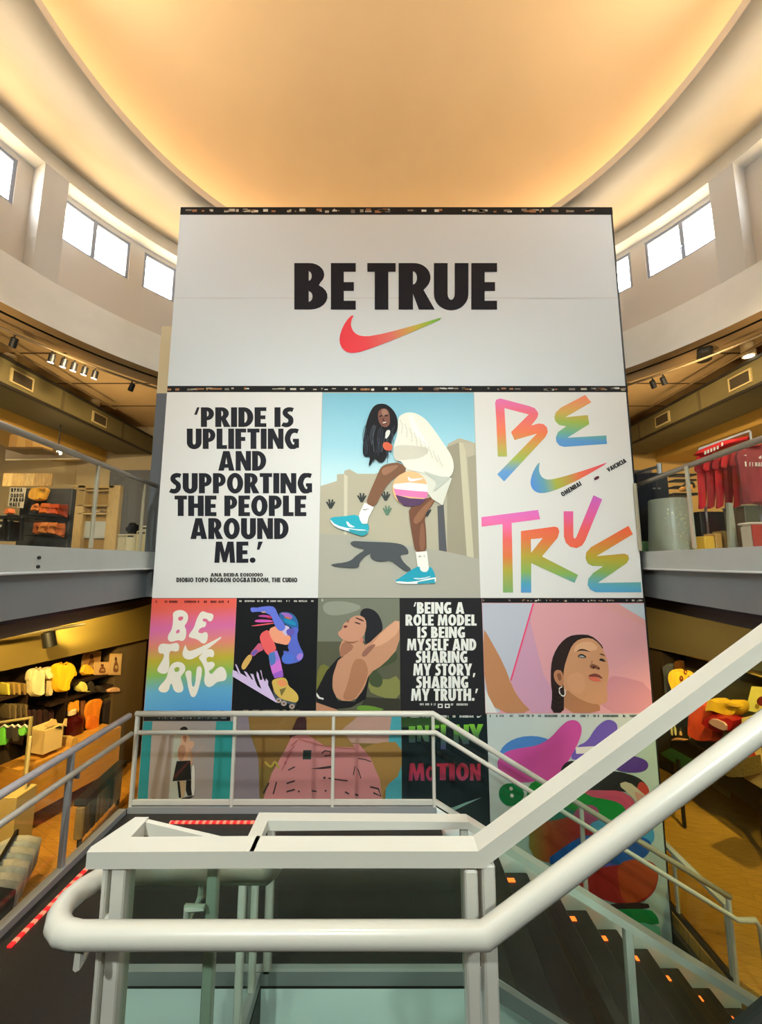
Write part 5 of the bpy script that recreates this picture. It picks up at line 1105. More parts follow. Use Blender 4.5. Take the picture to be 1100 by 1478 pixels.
for i, xx in enumerate((306, 418)): tracklight(atY(*q5(xx, 198), 8.75), (.1, -.6, -.6), ('small lit lamp over the carved panels' if i == 0 else 'small lit lamp over the charcoal board corner'), None, True, .06, .12, mat('cream_can', (206, 186, 150), .5))
for i in range(4):
    x0 = 66 + i * 55; tag(bx('shoe_box', x0, 82 + i * 6, x0 + 50, 170, 7.8, .3, mat('kraft_%d' % (i % 2), ((196, 150, 84), (214, 170, 100))[i % 2], .6), q5), '%s of four kraft boxes on the high hanging shelf' % words[i], 'box', 'kraft boxes on the high shelf')
hs = thing('hanging_shelf', 'high brown shelf hung by rods under the gold bulkhead', 'shelf', atY(*q5(170, 180), 7.9))
a, c = atY(*q5(50, 172), 7.75), atY(*q5(300, 172), 7.75); MB().box(a.x, c.x, 7.72, 8.15, a.z - .04, a.z).build('shelf_board', mat('shelf_brown', (110, 84, 50), .5), hs)
for x_ in (a.x + .02, c.x - .02): MB().tube([(x_, 8.13, a.z), (x_, 8.13, Zr(2.95))], .01, n=6).build('rod', blackm, hs)
tb = thing('display_table', 'black display table with splayed legs by the gallery edge', 'table', atY(*q5(70, 810), 6.6))
bx('table_top', -60, 640, 150, 660, 6.3, .7, blackm, q5, tb)
for x0 in (-40, 20, 66, 138): cutY('leg', [(x0, 660), (x0 + 12, 660), (x0 + 4, 812), (x0 - 8, 812)], 6.32 if x0 in (20, 138) else 6.94, .05, blackm, q5, tb)
sh = thing('sneaker', 'orange and black sneaker standing on the black table', 'shoe', atY(*q5(70, 635), 6.5))
softY('upper', [(44, 634), (50, 610), (66, 592), (84, 594), (88, 632)], 6.5, .12, solidmat((226, 120, 66)), q5, sh); bx('sole', 42, 632, 92, 642, 6.45, .10, blackm, q5, sh)
bgx = thing('carton', 'black carton with a white tick under the black table', 'box', atY(*q5(30, 800), 6.7)); bx('carton_body', -40, 680, 56, 815, 6.62, .28, mat('black_carton', (34, 33, 34), .5), q5, bgx)
cutY('tick_mark', [(-6, 708), (0, 700), (2, 712), (14, 704), (4, 722)], 6.615, .003, mat('print_white', (214, 210, 200), .5), q5, bgx)
# shelving with the mirror
sv = thing('shelf_unit', 'tall pale wooden shelf unit with a mirror back against the beige wall', 'shelf', atY(*q5(660, 870), 9.4))
wd = mat('pale_wood', (196, 170, 120), .5, noise=.12, nscale=5, stretch=(8, 8, 1))
for x0, x1 in ((500, 545), (752, 790)): bx('side_post', x0, 432, x1, 905, 9.45, .14, wd, q5, sv)
bx('top_board', 540, 432, 790, 452, 9.45, .14, wd, q5, sv)
for yy in (462, 566, 622): bx('shelf_board', 540, yy, 756, yy + 12, 9.45, .14, wd, q5, sv)
bx('back_board', 545, 452, 752, 905, 9.6, .03, mat('tan_back', (176, 146, 92), .6), q5, sv)
bx('mirror', 545, 680, 752, 800, 9.55, .02, mat('mirror_reflection_paint', (214, 226, 236), .12, .25), q5, sv)  # pale blue colour stands in for a window's reflection
for i, (x0, y0, x1, cc) in enumerate(((560, 600, 600, (206, 190, 150)), (610, 594, 640, (150, 120, 80)), (650, 600, 690, (220, 210, 190)), (698, 602, 740, (120, 100, 70)))):
    s_ = softY('shoe', [(x0, 621), (x0, y0 + 6), (x0 + 10, y0), (x0 + 18, y0 + 10), (x1, 612), (x1, 621)], 9.52, .10, solidmat(cc), q5); tag(s_, '%s of the four shoes on the pale wooden shelf unit' % words[i], 'shoe', 'shoes on the pale shelf unit')
ct = thing('counter', 'low cream counter at the gallery edge by the poster wall', 'counter', atY(*q5(910, 880), 6.6))
bx('counter_body', 815, 780, 1040, 900, 6.7, .5, mat('cream_counter', (198, 182, 146), .5), q5, ct); bx('counter_top', 810, 770, 1045, 782, 6.66, .56, mat('cream_top', (214, 200, 168), .4), q5, ct)
for nm, lb, (x0, y0, x1, y1), cc, Y in (('carton', 'cream carton on the low counter under the black camera', (872, 768, 930, 866), (216, 200, 158), 6.50), ('carton', 'taller cream carton with printed bands on the low counter end', (942, 746, 1010, 866), (210, 192, 146), 6.48), ('carton', 'small white carton with a dark mark stacked on the taller cream carton', (966, 712, 1020, 745), (226, 216, 188), 6.5)):
    k = thing(nm, lb, 'box', atY(*q5((x0 + x1) / 2, y1), Y)); bx('carton_body', x0, y0, x1, y1, Y, .16, solidmat(cc), q5, k)
    bx('label_band', x0 + 8, y0 + 10, x1 - 10, y0 + 22, Y - .004, .004, solidmat((70, 64, 56)), q5, k, 0)
k = thing('camera', 'black boxy camera on the cream carton', 'camera', atY(*q5(905, 765), 6.5)); bx('camera_body', 882, 700, 926, 766, 6.5, .12, blackm, q5, k); bx('viewfinder', 890, 688, 918, 702, 6.5, .1, blackm, q5, k)
c = atY(*q5(904, 738), 6.5); MB().tube([c, c + Vector((0, -.07, 0))], .045, n=16).build('lens', mat('lens_dark', (40, 40, 44), .2), k)

# ================================================================= gallery display by the red shirts
def q6(x, y): return (910 + x / 5.789, 600 + y / 5.789)
k = thing('cabinet', 'tall navy cabinet with two doors next to the graffiti poster', 'cabinet', atY(*q6(200, 1080), 6.3))
navy = mat('navy_gloss', (24, 30, 40), .35)
bx('carcass', 40, 475, 372, 1120, 6.5, .5, navy, q6, k)
for x0, x1, hx in ((48, 208, 190), (214, 364, 232)):
    d_ = bx('door', x0, 482, x1, 1110, 6.46, .04, navy, q6, k); bx('handle', hx, 600, hx + 28, 612, 6.43, .03, steel, q6, d_)
k = thing('carton', 'low green carton in front of the navy cabinet', 'box', atY(*q6(190, 1130), 6.1)); bx('carton_body', 112, 1048, 268, 1140, 6.1, .22, mat('green_carton', (104, 146, 104), .5), q6, k); softY('tick_mark', [(130, 1110), (145, 1124), (172, 1104), (146, 1118)], 6.095, .004, blackm, q6, k, 0)
k = thing('pedestal', 'frosted grey-green cylinder pedestal with glitter behind the gallery glass', 'pedestal', atY(*q6(440, 1115), 5.6))
a, c = atY(*q6(262, 680), 5.6), atY(*q6(540, 680), 5.6); e, f_ = atY(*q6(285, 1112), 5.6), atY(*q6(620, 1112), 5.6)
cxy = Vector(((e.x + f_.x) / 2, 5.85, FL)); r0 = (f_.x - e.x) / 2; r1 = (c.x - a.x) / 2; hh = a.z - FL
b = MB(); b.lathe(cxy, [(r0, .0), (r0, .02), ((r0 + r1) / 2, hh * .5), (r1, hh - .02), (r1 * .97, hh)], n=32); b.build('drum', mat('frosted_grey', (150, 156, 140), .35), k, 'auto')
b = MB()
for i in range(70):
    t = random.gauss(.5, .26); t = min(.97, max(.04, t)); an = -PI / 2 + random.gauss(-.05, .30); rr = (r0 + (r1 - r0) * t) + .002; p = cxy + Vector((rr * math.cos(an), rr * math.sin(an), hh * t)); q = random.uniform(.006, .018)
    b.rbox(p, (q, .004, q * random.uniform(.5, 1.6)), an + PI / 2, m=None)
gl = b.build('glitter', mat('glitter_gold', (236, 230, 190), .25, .3), k); gl['kind'] = 'stuff'
k = thing('bust', 'small orange bust with black band on the navy cabinet side shelf', 'bust', atY(*q6(475, 640), 7.0))
softY('head', [(430, 600), (460, 575), (510, 580), (525, 610), (500, 636), (440, 632)], 7.0, .2, solidmat((232, 170, 84)), q6, k); softY('headband', stroke(curve([(440, 590), (470, 560), (520, 565), (530, 600)], 4), 16), 6.9, .05, blackm, q6, k, 0)
a, c = atY(*q6(350, 648), 6.9), atY(*q6(545, 648), 6.9); tag(MB().box(a.x, c.x, 6.85, 7.4, a.z - .04, a.z).build('wall_shelf', blackm), 'black shelf under the small orange bust', 'shelf')
for i, yy in enumerate((500, 545, 600)):
    a, c = atY(*q6(345, yy), 7.6), atY(*q6(520, yy - 20), 7.6); tag(MB().rbox(((a.x + c.x) / 2, 7.6, a.z), (c.x - a.x, .2, .035), bev=.005).build('wall_shelf', blackm), '%s of the three thin black shelves on the warm wall above the bust' % ('topmost', 'middle', 'lowest')[i], 'shelf', 'thin shelves above the bust')
rk = thing('garment_rack', 'silver-topped garment rack carrying the bright red shirts', 'rack', atY(*q6(780, 1000), 5.6))
a, c = atY(*q6(575, 280), 5.75), atY(*q6(1000, 128), 5.3)
MB().bar([a, c], .05, .03).build('top_rail', steel, rk)
for p, yb in ((a, 0), (c, 0)): MB().tube([p, Vector((p.x, p.y, FL))], .016, n=8).build('upright', steel, rk)
bx('base_shelf', 580, 800, 822, 1110, 5.75, .3, blackm, q6, rk)
red = softmat((190, 22, 30)); red2 = softmat((150, 14, 24))
for i in range(5):
    x0 = 545 + i * 74; sk_ = -38 * i; w_ = 86; Yq = 5.66 - .075 * i
    sh = thing('shirt', '%s bright red shirt on the silver-topped rack, counted from the navy cabinet' % words[i], 'shirt', atY(*q6(x0 + 40, 780), Yq), 'bright red shirts on the rack')
    softY('shirt_body', [(x0, 350 + sk_ * .4), (x0 + w_ * .5, 326 + sk_ * .4), (x0 + w_, 340 + sk_ * .4), (x0 + w_ + 6, 450 + sk_ * .3), (x0 + w_ + 4, 760 - i * 4), (x0 + w_ * .5, 785 - i * 4), (x0 + 30, 770), (x0 + 14, 480)], Yq, .06, red if i % 2 == 0 else red2, q6, sh)
    softY('sleeve', [(x0 - 16, 450 + sk_ * .3), (x0 + 10, 360 + sk_ * .4), (x0 + 40, 380 + sk_ * .4), (x0 + 44, 470 + sk_ * .3), (x0 + 10, 480 + sk_ * .3)], Yq - .035, .03, red2 if i % 2 == 0 else red, q6, sh)
fs = thing('folded_shirt', 'folded red shirt with white lettering lying along the top of the rack', 'shirt', atY(*q6(760, 330), 5.45))
softY('cloth', [(530, 325), (580, 285), (760, 215), (970, 172), (985, 205), (800, 270), (600, 345)], 5.42, .14, red, q6, fs, 0)
b = MB()
for i, ch in enumerate('UNITED'):
    gl = _G[ch]; x_ = 612 + i * 26; f2 = lambda p: atY(*q6(x_ + p[0] * 26, 326 - i * 11 - p[1] * 44 - p[0] * 9), 5.345)
    if i < 5: b.poly([f2(p) for p in gl[1]], None, [[f2(p) for p in h] for h in gl[2]])
b = MB(); [b.poly([atY(*q6(x_ + u, y_ + v), 5.345) for u, v in ((0, 0), (16, -6), (16, 24), (0, 30))]) for x_, y_ in ((618, 296), (642, 286), (668, 276), (694, 266), (722, 254), (760, 226))]
b.build('lettering', mat('print_white', (214, 210, 200), .5), fs)
js = thing('shirt', 'dull red shirt with white lettering hanging behind the gallery glass by the frame edge', 'shirt', atY(*q6(1010, 740), 5.0))
dr = softmat((140, 50, 52)); softY('shirt_body', [(880, 290), (990, 250), (1040, 246), (1120, 250), (1240, 270), (1240, 760), (1100, 748), (1000, 735), (945, 742), (915, 480)], 5.02, .16, dr, q6, js)
softY('collar', [(990, 250), (1040, 268), (1100, 246), (1090, 234), (1040, 252), (1005, 236)], 4.92, .06, solidmat((190, 60, 56)), q6, js)
b = MB(); [b.poly([atY(*q6(*p), 4.93) for p in q]) for q in ([(945, 332), (972, 324), (968, 336)], [(1072, 346), (1094, 332), (1096, 358), (1076, 360)], [(955, 384), (968, 382), (972, 424), (960, 424)])]
for i, ch in enumerate('FINAL'): gl = _G[ch]; f2 = lambda p: atY(*q6(994 + i * 24 + p[0] * 26, 424 - p[1] * 36), 4.93); b.poly([f2(p) for p in gl[1]], None, [[f2(p) for p in h] for h in gl[2]])
b.build('lettering', mat('print_white', (214, 210, 200), .5), js)
for nm, lb, pts, cc, Y, cat_ in (('panel', 'pale grey leaning board beside the red shirts', [(820, 725), (852, 730), (906, 1110), (835, 1110)], (156, 162, 146), 5.1, 'board'), ('panel', 'brown leaning board between the pale board and dull red shirt', [(885, 770), (945, 755), (988, 1110), (910, 1110)], (92, 72, 50), 5.2, 'board')):
    tag(cutY('leaning_board', pts, Y, .04, solidmat(cc), q6), lb, cat_)
k = thing('cabinet', 'dark grey low cabinet under the dull red shirt', 'cabinet', atY(*q6(1050, 1100), 6.1)); bx('carcass', 950, 748, 1300, 1120, 6.1, .4, mat('grey_green_unit', (82, 86, 76), .5), q6, k); bx('top_board', 945, 742, 1310, 754, 6.08, .42, mat('grey_top', (120, 122, 110), .5), q6, k)
k = thing('tub', 'red and white tub on the gallery edge under the dull red shirt', 'container', atY(*q6(1055, 1050), 4.75)); bx('tub_body', 1010, 905, 1120, 1110, 4.8, .18, mat('tub_white', (196, 186, 168), .5), q6, k, .03); bx('band', 1012, 908, 1118, 992, 4.795, .01, solidmat((178, 74, 66)), q6, k, 0); bx('lid', 1004, 888, 1124, 908, 4.79, .2, mat('tub_lid', (214, 206, 190), .5), q6, k, .02)
for lb, (x0, y0, x1, y1), cc in (('yellow cloth bundle at the foot of the frosted pedestal', (618, 1006, 715, 1110), (226, 178, 60)), ('tan box next to the yellow bundle', (708, 982, 778, 1110), (186, 146, 76)), ('olive box beside the pale leaning board', (782, 960, 826, 1110), (150, 130, 70))):
    tag(bx('carton', x0, y0, x1, y1, 5.25, .2, solidmat(cc), q6), lb, 'box')
k = thing('rail_clamp', 'steel clamp joint on the gallery rail by the navy cabinet', 'clamp', atY(*q6(245, 440), 5.2)); a = atY(*q6(245, 460), 5.2); MB().tube([a - Vector((0, 0, .04)), a + Vector((0, 0, .10))], .03, n=12).build('barrel', steel, k); c = atY(*q6(50, 520), 5.8); MB().tube([a + Vector((0, 0, .06)), c + Vector((0, 0, .08))], .022, n=8).build('arm', steel, k)

# ================================================================= shop below, beside the rainbow poster
def q4(x, y): return (x / 5.789, 900 + y / 5.789)
wl = lambda p, off=0.0: atW(*p, WA_L, WB_L, off)
uL = Vector((WB_L[0] - WA_L[0], WB_L[1] - WA_L[1], 0)).normalized(); nL = Vector((uL.y, -uL.x, 0))
if nL.x * WA_L[0] + nL.y * WA_L[1] > 0: nL = -nL
def shelfL(name, x0, y0, x1, y1, th, label, m, dep=.5, off=-.02):
    a, b = wl(q4(x0, y0), off), wl(q4(x1, y1), off); z_ = (a.z + b.z) / 2; a.z = b.z = z_
    k = MB(); k.prism([a, b, b - nL * dep, a - nL * dep], (0, 0, -th)); return tag(k.build(name, m), label, 'shelf')
dk = mat('espresso_wood', (46, 32, 24), .45)
def softL(name, pts, dep, m, cv, parent=None, off=.0, sm=1):
    k = MB(); k.pillow([wl(cv(*p), off) for p in (chaikin(pts, sm) if sm else pts)], dep); return k.build(name, m, parent, 'auto')
def boxL(name, x0, y0, x1, y1, dep, m, cv, parent=None, off=0.0):
    a, b, c, d_ = (wl(cv(*p), off) for p in ((x0, y1), (x1, y1), (x1, y0), (x0, y0)))
    z0 = (a.z + b.z) / 2; z1 = (c.z + d_.z) / 2; xa_, xb_ = (a + d_) / 2, (b + c) / 2
    k = MB(); k.prism([Vector((xa_.x, xa_.y, z0)), Vector((xb_.x, xb_.y, z0)), Vector((xb_.x, xb_.y, z1)), Vector((xa_.x, xa_.y, z1))], -nL * dep); return k.build(name, m, parent)
def shelfZ(x0, x1, y, x_at, th, label, dep=.5, off=-.02):
    z_ = wl(q4(x_at, y), off).z; a, b = wl(q4(x0, y), off), wl(q4(x1, y), off); a.z = b.z = z_
    k = MB(); k.prism([a, b, b - nL * dep, a - nL * dep], (0, 0, -th)); return tag(k.build('wall_shelf', dk), label, 'shelf')
shelfZ(590, 1015, 436, 820, .05, 'dark shelf under the framed pictures in the shop below')
shelfZ(430, 1005, 580, 720, .05, 'dark shelf with the caps, below the framed pictures')
shelfZ(-60, 215, 598, 80, .06, 'dark shelf with folded tops at the edge of the view')
shelfZ(-60, 215, 800, 80, .06, 'lower dark shelf with grey folded trousers')
for i, xx in enumerate((210, 540, 1010)): tag(boxL('shelf_upright', xx, 440 if i < 2 else 200, xx + 14, 1000, .5, dk, q4, off=-.03), 'dark upright board %s' % ('beside the folded tops', 'under the yellow shirt', 'at the shop corner post'), 'upright') if False else tag(boxL('shelf_upright', xx, 440 if i < 2 else 200, xx + 14, 1000, .5, dk, q4, off=-.03), ('dark upright shelf board beside the folded tops', 'dark upright shelf board under the yellow shirt', 'dark upright shelf board against the brown corner jamb')[i], 'upright')
pl_ = tag(boxL('shop_plinth', 170, 1030, 985, 1400, .52, woodplinth, q4, off=.5), 'long wooden plinth under the shelves in the shop below', 'plinth')
def shirtL(label, body, sl1, sl2, col_, off, collar=None, group=None):
    t = thing('shirt', label, 'shirt', wl(q4(*body[0]), off), group); m = softmat(col_)
    softL('shirt_body', body, .16, m, q4, t, off)
    for q in (sl1, sl2):
        if q: softL('sleeve', q, .12, m, q4, t, off - .02)
    if collar: softL('collar', collar, .05, softmat(tuple(int(v * .82) for v in col_)), q4, t, off + .07, 0)
shirtL('cream shirt behind the grey-cream shirt on the shelf wall', [(340, 372), (440, 350), (440, 440), (430, 600), (370, 610), (360, 480)], [(400, 400), (445, 390), (440, 470), (370, 500), (365, 440)], None, (222, 206, 156), -.10)
shirtL('grey-cream polo shirt hanging at the dark shelf wall', [(255, 385), (295, 368), (330, 380), (360, 385), (370, 480), (360, 612), (220, 605), (230, 480), (245, 430)], [(250, 385), (275, 380), (262, 440), (235, 488), (215, 470), (230, 410)], [(350, 385), (390, 380), (440, 420), (430, 450), (385, 470), (362, 440)], (216, 204, 160), .02, [(298, 368), (320, 400), (345, 370), (340, 360), (320, 376), (304, 362)])
shirtL('bright yellow shirt hanging next to the grey-cream polo', [(460, 345), (500, 325), (530, 345), (570, 322), (600, 340), (620, 380), (600, 440), (575, 470), (565, 575), (430, 570), (440, 440), (440, 370)], [(560, 330), (605, 340), (632, 400), (625, 440), (580, 450), (570, 400)], None, (240, 186, 20), .05, [(500, 326), (520, 348), (545, 344), (570, 324), (560, 318), (530, 338), (510, 320)])
def pictureL(label, x0, y0, x1, y1, colr, off, sk=0):
    t = thing('framed_picture', label, 'picture', wl(q4(x0, y1), off)); 
    k = MB(); k.prism([wl(q4(*p), off) for p in ((x0, y1), (x1, y1), (x1 + sk, y0), (x0 + sk, y0))], -nL * .03); k.build('board', mat('frame_tan', (206, 166, 110), .5), t)
    k = MB(); mx, my = (x1 - x0) * .1, (y1 - y0) * .1; k.poly([wl(q4(*p), off + .003) for p in ((x0 + mx, y1 - my), (x1 - mx, y1 - my), (x1 + sk - mx, y0 + my), (x0 + sk + mx, y0 + my))], colr)
    cx0, cy0 = (x0 + x1 + sk) / 2, (y0 + y1) / 2; hx, hy = (x1 - x0) / 2, (y1 - y0) / 2
    for q, cc in (([(-.5, .75), (-.35, .1), (-.1, -.3), (.2, -.35), (.45, .1), (.5, .75)], (130, 84, 52)), ([(-.15, -.3), (-.2, -.6), (.05, -.75), (.25, -.55), (.2, -.3)], (96, 60, 40)), ([(-.3, .3), (.1, .0), (.4, .3), (.2, .5)], (226, 190, 130))): k.poly([wl(q4(cx0 + u * hx, cy0 + v * hy), off + .006) for u, v in chaikin(q, 1)], mat('print_brown_%d' % cc[0], cc, .5))
    k.build('print', None, t)
pictureL('large tan picture board on the top dark shelf', 680, 228, 830, 420, mat('pic_a', (196, 146, 90), .5), -.25, 18)
pictureL('low wide picture of three figures on the top dark shelf', 785, 322, 912, 428, mat('pic_b', (206, 170, 120), .5), -.02, 10)
pictureL('upright picture of a curly head on the top dark shelf end', 912, 252, 1008, 430, mat('pic_c', (210, 180, 130), .5), .03, 14)
tag(softL('cushion', [(655, 432), (690, 345), (740, 340), (780, 380), (775, 432)], .1, softmat((236, 180, 40)), q4, None, -.08), 'yellow cloth square leaning before the large tan picture', 'cloth')
def capL(label, x0, y0, x1, y1, cc, off):
    t = thing('cap', label, 'cap', wl(q4(x0, y1), off)); w_ = x1 - x0; h_ = y1 - y0
    softL('crown', [(x0, y1), (x0 + w_ * .05, y0 + h_ * .4), (x0 + w_ * .3, y0), (x0 + w_ * .7, y0 + h_ * .05), (x1 - w_ * .05, y0 + h_ * .5), (x1 - w_ * .2, y1)], .2, softmat(cc), q4, t, off)
    softL('brim', [(x0 + w_ * .5, y1), (x1 - w_ * .1, y1 - h_ * .25), (x1 + w_ * .25, y1 - h_ * .12), (x1 + w_ * .2, y1 + 2)], .16, softmat(tuple(int(v * .7) for v in cc)), q4, t, off + .05)
capL('yellow-white cap on the middle dark shelf', 636, 480, 715, 572, (226, 214, 110), -.05)
capL('dark cap beside the yellow-white cap', 705, 474, 775, 574, (52, 44, 34), -.12)
capL('small dark cap in the middle of the cap shelf', 790, 515, 860, 576, (48, 40, 30), -.1)
tag(softL('folded_jumper', [(886, 578), (890, 545), (930, 530), (966, 526), (978, 545), (974, 572)], .2, softmat((226, 176, 130)), q4, None, -.05), 'pink-cream folded top on the cap shelf end', 'clothing')
def hangL(label, pts, cc, off, group=None): tag(softL('hanging_garment', pts, .08, softmat(cc), q4, None, off), label, 'clothing', group)
hangL('short orange top hanging below the caps', [(575, 645), (605, 655), (635, 632), (660, 645), (655, 745), (610, 735), (560, 742), (565, 690)], (240, 160, 40), -.10)
hangL('brown long garment between the orange tops', [(665, 650), (700, 632), (714, 660), (705, 860), (670, 870)], (130, 80, 36), -.14)
hangL('long orange coat hanging below the caps', [(735, 660), (770, 632), (860, 626), (840, 700), (825, 800), (828, 902), (760, 885), (705, 885), (715, 800), (698, 755), (715, 690)], (240, 140, 26), -.04)
hangL('orange sleeve-down jacket in front of the long orange coat', [(725, 770), (790, 768), (825, 800), (820, 900), (712, 878)], (232, 122, 20), .03)
hangL('black coat hanging at the corner jamb', [(850, 680), (890, 640), (960, 625), (985, 660), (985, 850), (920, 880), (850, 860)], (40, 28, 24), -.10)
for i in range(5): hangL('%s dark maroon garment in the row behind the cardboard box' % words[i], [(212 + i * 48, 740), (236 + i * 48, 712), (258 + i * 48, 730), (256 + i * 48, 1000), (214 + i * 48, 1000)], ((58, 26, 22), (46, 24, 20))[i % 2], -.2 - .02 * (i % 2), 'dark maroon garments on the wall')
for i in range(4): tag(softL('folded_jumper', [(2 + i * 46, 594), (0 + i * 46, 500), (20 + i * 46, 488), (42 + i * 46, 500), (44 + i * 46, 594)], .3, softmat(((206, 190, 70), (150, 122, 60), (166, 136, 70), (140, 112, 58))[i]), q4, None, -.15), '%s folded top along the dark shelf at the view edge' % ('yellow-green', 'olive', 'tan', 'dull brown')[i], 'clothing', 'folded tops on the dark shelf')
for i in range(4): tag(softL('folded_trousers', [(12 + i * 46, 792), (14 + i * 46, 670), (36 + i * 46, 664), (56 + i * 46, 672), (54 + i * 46, 792)], .3, softmat(((96, 82, 54), (112, 96, 64), (88, 74, 50), (104, 88, 56))[i]), q4, None, -.15), '%s stack of grey-brown trousers on the lower dark shelf' % words[i], 'clothing', 'grey-brown trousers on the lower shelf')
# cardboard box with flaps
zt = wl(q4(400, 1012), .5).z
k = thing('cardboard_box', 'open cream cardboard box with folded flaps on the wooden plinth', 'box', wl(q4(440, 1055), .45))
kb = mat('cardboard', (226, 196, 132), .7)
boxL('box_body', 368, 872, 520, 1060, .40, kb, q4, k, .45)
for q in ([(362, 858), (430, 795), (470, 800), (480, 835), (400, 868)], [(520, 850), (540, 795), (562, 792), (556, 860)], [(470, 860), (510, 830), (530, 850), (520, 872)]): softL('flap', q, .012, kb, q4, k, .42, 0)
softL('dark_patch', [(460, 872), (500, 852), (520, 866), (512, 880)], .02, mat('box_mouth_dark', (40, 34, 28), .7), q4, k, .46, 0)  # dark brown patch at the mouth of the box
tag(softL('cloth_heap', [(530, 1050), (545, 960), (580, 930), (612, 950), (608, 1010), (570, 1040)], .3, softmat((196, 156, 80)), q4, None, .3), 'tan cloth heap beside the cardboard box', 'clothing')
k = thing('bottle', 'dark red bottle with pale cap below the short orange top', 'bottle', wl(q4(610, 930), -.1)); p = wl(q4(610, 935), -.1); b = MB(); hgt = wl(q4(610, 750), -.1).z - p.z; b.lathe(p, [(.16, 0), (.17, hgt * .1), (.16, hgt * .7), (.07, hgt * .88), (.07, hgt)], n=16); b.build('bottle_body', mat('dark_red_glass', (66, 12, 14), .2), k, 'auto'); p2 = wl(q4(600, 745), -.1); MB().lathe(p2, [(.08, -.03), (.08, .05), (.06, .07)], n=12).build('cap', mat('cap_cream', (230, 206, 160), .4), k)
# lower bulkhead spotlight and conduit
p = wl(q4(410, 130), .55); tracklight(p, (.2, .1, -1), 'black spotlight hanging under the olive bulkhead of the shop below', None, False, .10, .26)
spot(p.x + .1, p.y + .2, p.z - EYE - .05, p.x - 1.0, p.y + 2.3, p.z - EYE + .15, 120, (1.0, .76, .2), 60, .8, .03)
t = MB(); t.tube([wl(q4(-100, 112), .6), wl(q4(150, 88), .6), wl(q4(450, 45), .6), wl(q4(700, 5), .6)], .03, n=8); tag(t.build('conduit', mat('conduit_grey', (120, 112, 86), .5)), 'grey conduit along the olive bulkhead under the gallery', 'pipe')
# garment rack with green tops
k = thing('garment_rack', 'pale tube garment rack with green tops beside the plinth', 'rack', atY(*q4(120, 1250), 6.6)); YR = 6.6
rail = mat('pale_tube', (176, 164, 110), .4, .3)
pts = [atY(*q4(-80, 838), YR), atY(*q4(262, 788), YR), atY(*q4(262, 1010), YR)]; pts[2].x = pts[1].x
MB().tube([pts[0], pts[1], Vector((pts[1].x, YR, .02))], .022, n=8).build('frame', rail, k); a = pts[0]; MB().tube([Vector((a.x, YR, a.z)), Vector((a.x, YR, .02))], .022, n=8).build('frame', rail, k)
for i, (x0, cc, y1) in enumerate(((0, (96, 190, 60), 1010), (62, (40, 40, 34), 960), (110, (56, 50, 40), 980), (168, (110, 196, 70), 930))):
    t = thing('hanging_vest', '%s on the pale tube rack' % ('lime green top hidden by the frame edge', 'black top with white trim second', 'charcoal top third', 'lime green top hung at the end post')[i], 'clothing', atY(*q4(x0, y1), YR + .06))
    softY('vest_body', [(x0, 860), (x0 + 40, 848), (x0 + 72, 862), (x0 + 66, y1), (x0 + 6, y1 + 6)], YR + .05, .10, softmat(cc), q4, t)
    MB().tube([atY(*q4(x0 + 8, 868), YR), atY(*q4(x0 + 38, 846), YR), atY(*q4(x0 + 66, 868), YR)], .012, n=6).build('hanger', mat('hanger_white', (206, 200, 190), .4), t)
def q8(x, y): return (x / 4.62, 1030 + y / 4.62)
k = thing('plinth', 'cream plinth on the wooden floor beyond the side railing', 'plinth', atY(*q8(60, 700), 6.1))
a, c = atY(*q8(-80, 560), 6.1), atY(*q8(110, 540), 6.1); MB().rbox(((a.x + c.x) / 2, 6.28, a.z / 2), (c.x - a.x, .35, a.z), bev=.01).build('plinth_body', mat('cream_plinth', (214, 188, 116), .6), k)
t = MB(); p = Vector(((a.x + c.x) / 2 + .15, 6.3, a.z)); t.tube([p, p + Vector((0, 0, .75))], .02, n=8); t.build('stand_pole', mat('pale_pole', (222, 206, 150), .4), k)
# trouser rack and shirt rack near the side railing
k = thing('display_table', 'black-topped low table with striped trousers hanging along its side', 'table', (-4.6, 6.9, 0))
def barpx(a, b, Y0_, Y1_, w_, h_, m, name, par): q = MB(); q.bar([atY(*a, Y0_), atY(*b, Y1_)], w_, h_, m); return q.build(name, m, par)
A_ = atY(117, 1146, 6.6); B_ = atY(176, 1112, 7.8); hz = (A_.z + B_.z) / 2; A_.z = B_.z = hz
q = MB(); q.bar([A_, B_], .17, .10); q.build('table_top', mat('black_top', (28, 26, 24), .5), k)
dT = (B_ - A_).normalized(); nT = Vector((dT.y, -dT.x, 0)); 
for t_ in (.06, .94):
    p = A_ + (B_ - A_) * t_; MB().rbox((p.x, p.y, hz / 2), (.05, .05, hz - .08), math.atan2(dT.y, dT.x)).build('leg', blackm, k)
for i in range(9):
    p = A_ + (B_ - A_) * (.04 + i * .105) ; cc = ((150, 132, 92), (120, 112, 84), (86, 92, 74), (140, 124, 90))[i % 4]
    q = MB(); h0 = .10; w_ = .055; q.rbox((p.x, p.y, (h0 + hz) / 2), (w_ * 1.9, .13, hz - h0 - .13), math.atan2(dT.y, dT.x), bev=.02); tag(q.build('trousers', softmat(cc)), '%s pair of trousers along the black-topped table, counted from its near end' % ['first', 'second', 'third', 'fourth', 'fifth', 'sixth', 'seventh', 'eighth', 'ninth'][i], 'trousers', 'trousers along the black-topped table')
k = thing('garment_rack', 'low black garment rack by the landing side with grey-blue shirts', 'rack', (-4.7, 5.4, 0))
A_ = atY(-30, 1268, 4.9); B_ = atY(22, 1222, 6.0); hz = (A_.z + B_.z) / 2; A_.z = B_.z = hz; dT = (B_ - A_).normalized(); nT = Vector((dT.y, -dT.x, 0))
MB().tube([A_, B_], .025, n=8).build('rail', blackm, k)
for p in (A_, B_): MB().tube([p, Vector((p.x, p.y, .02))], .022, n=8).build('upright', blackm, k)
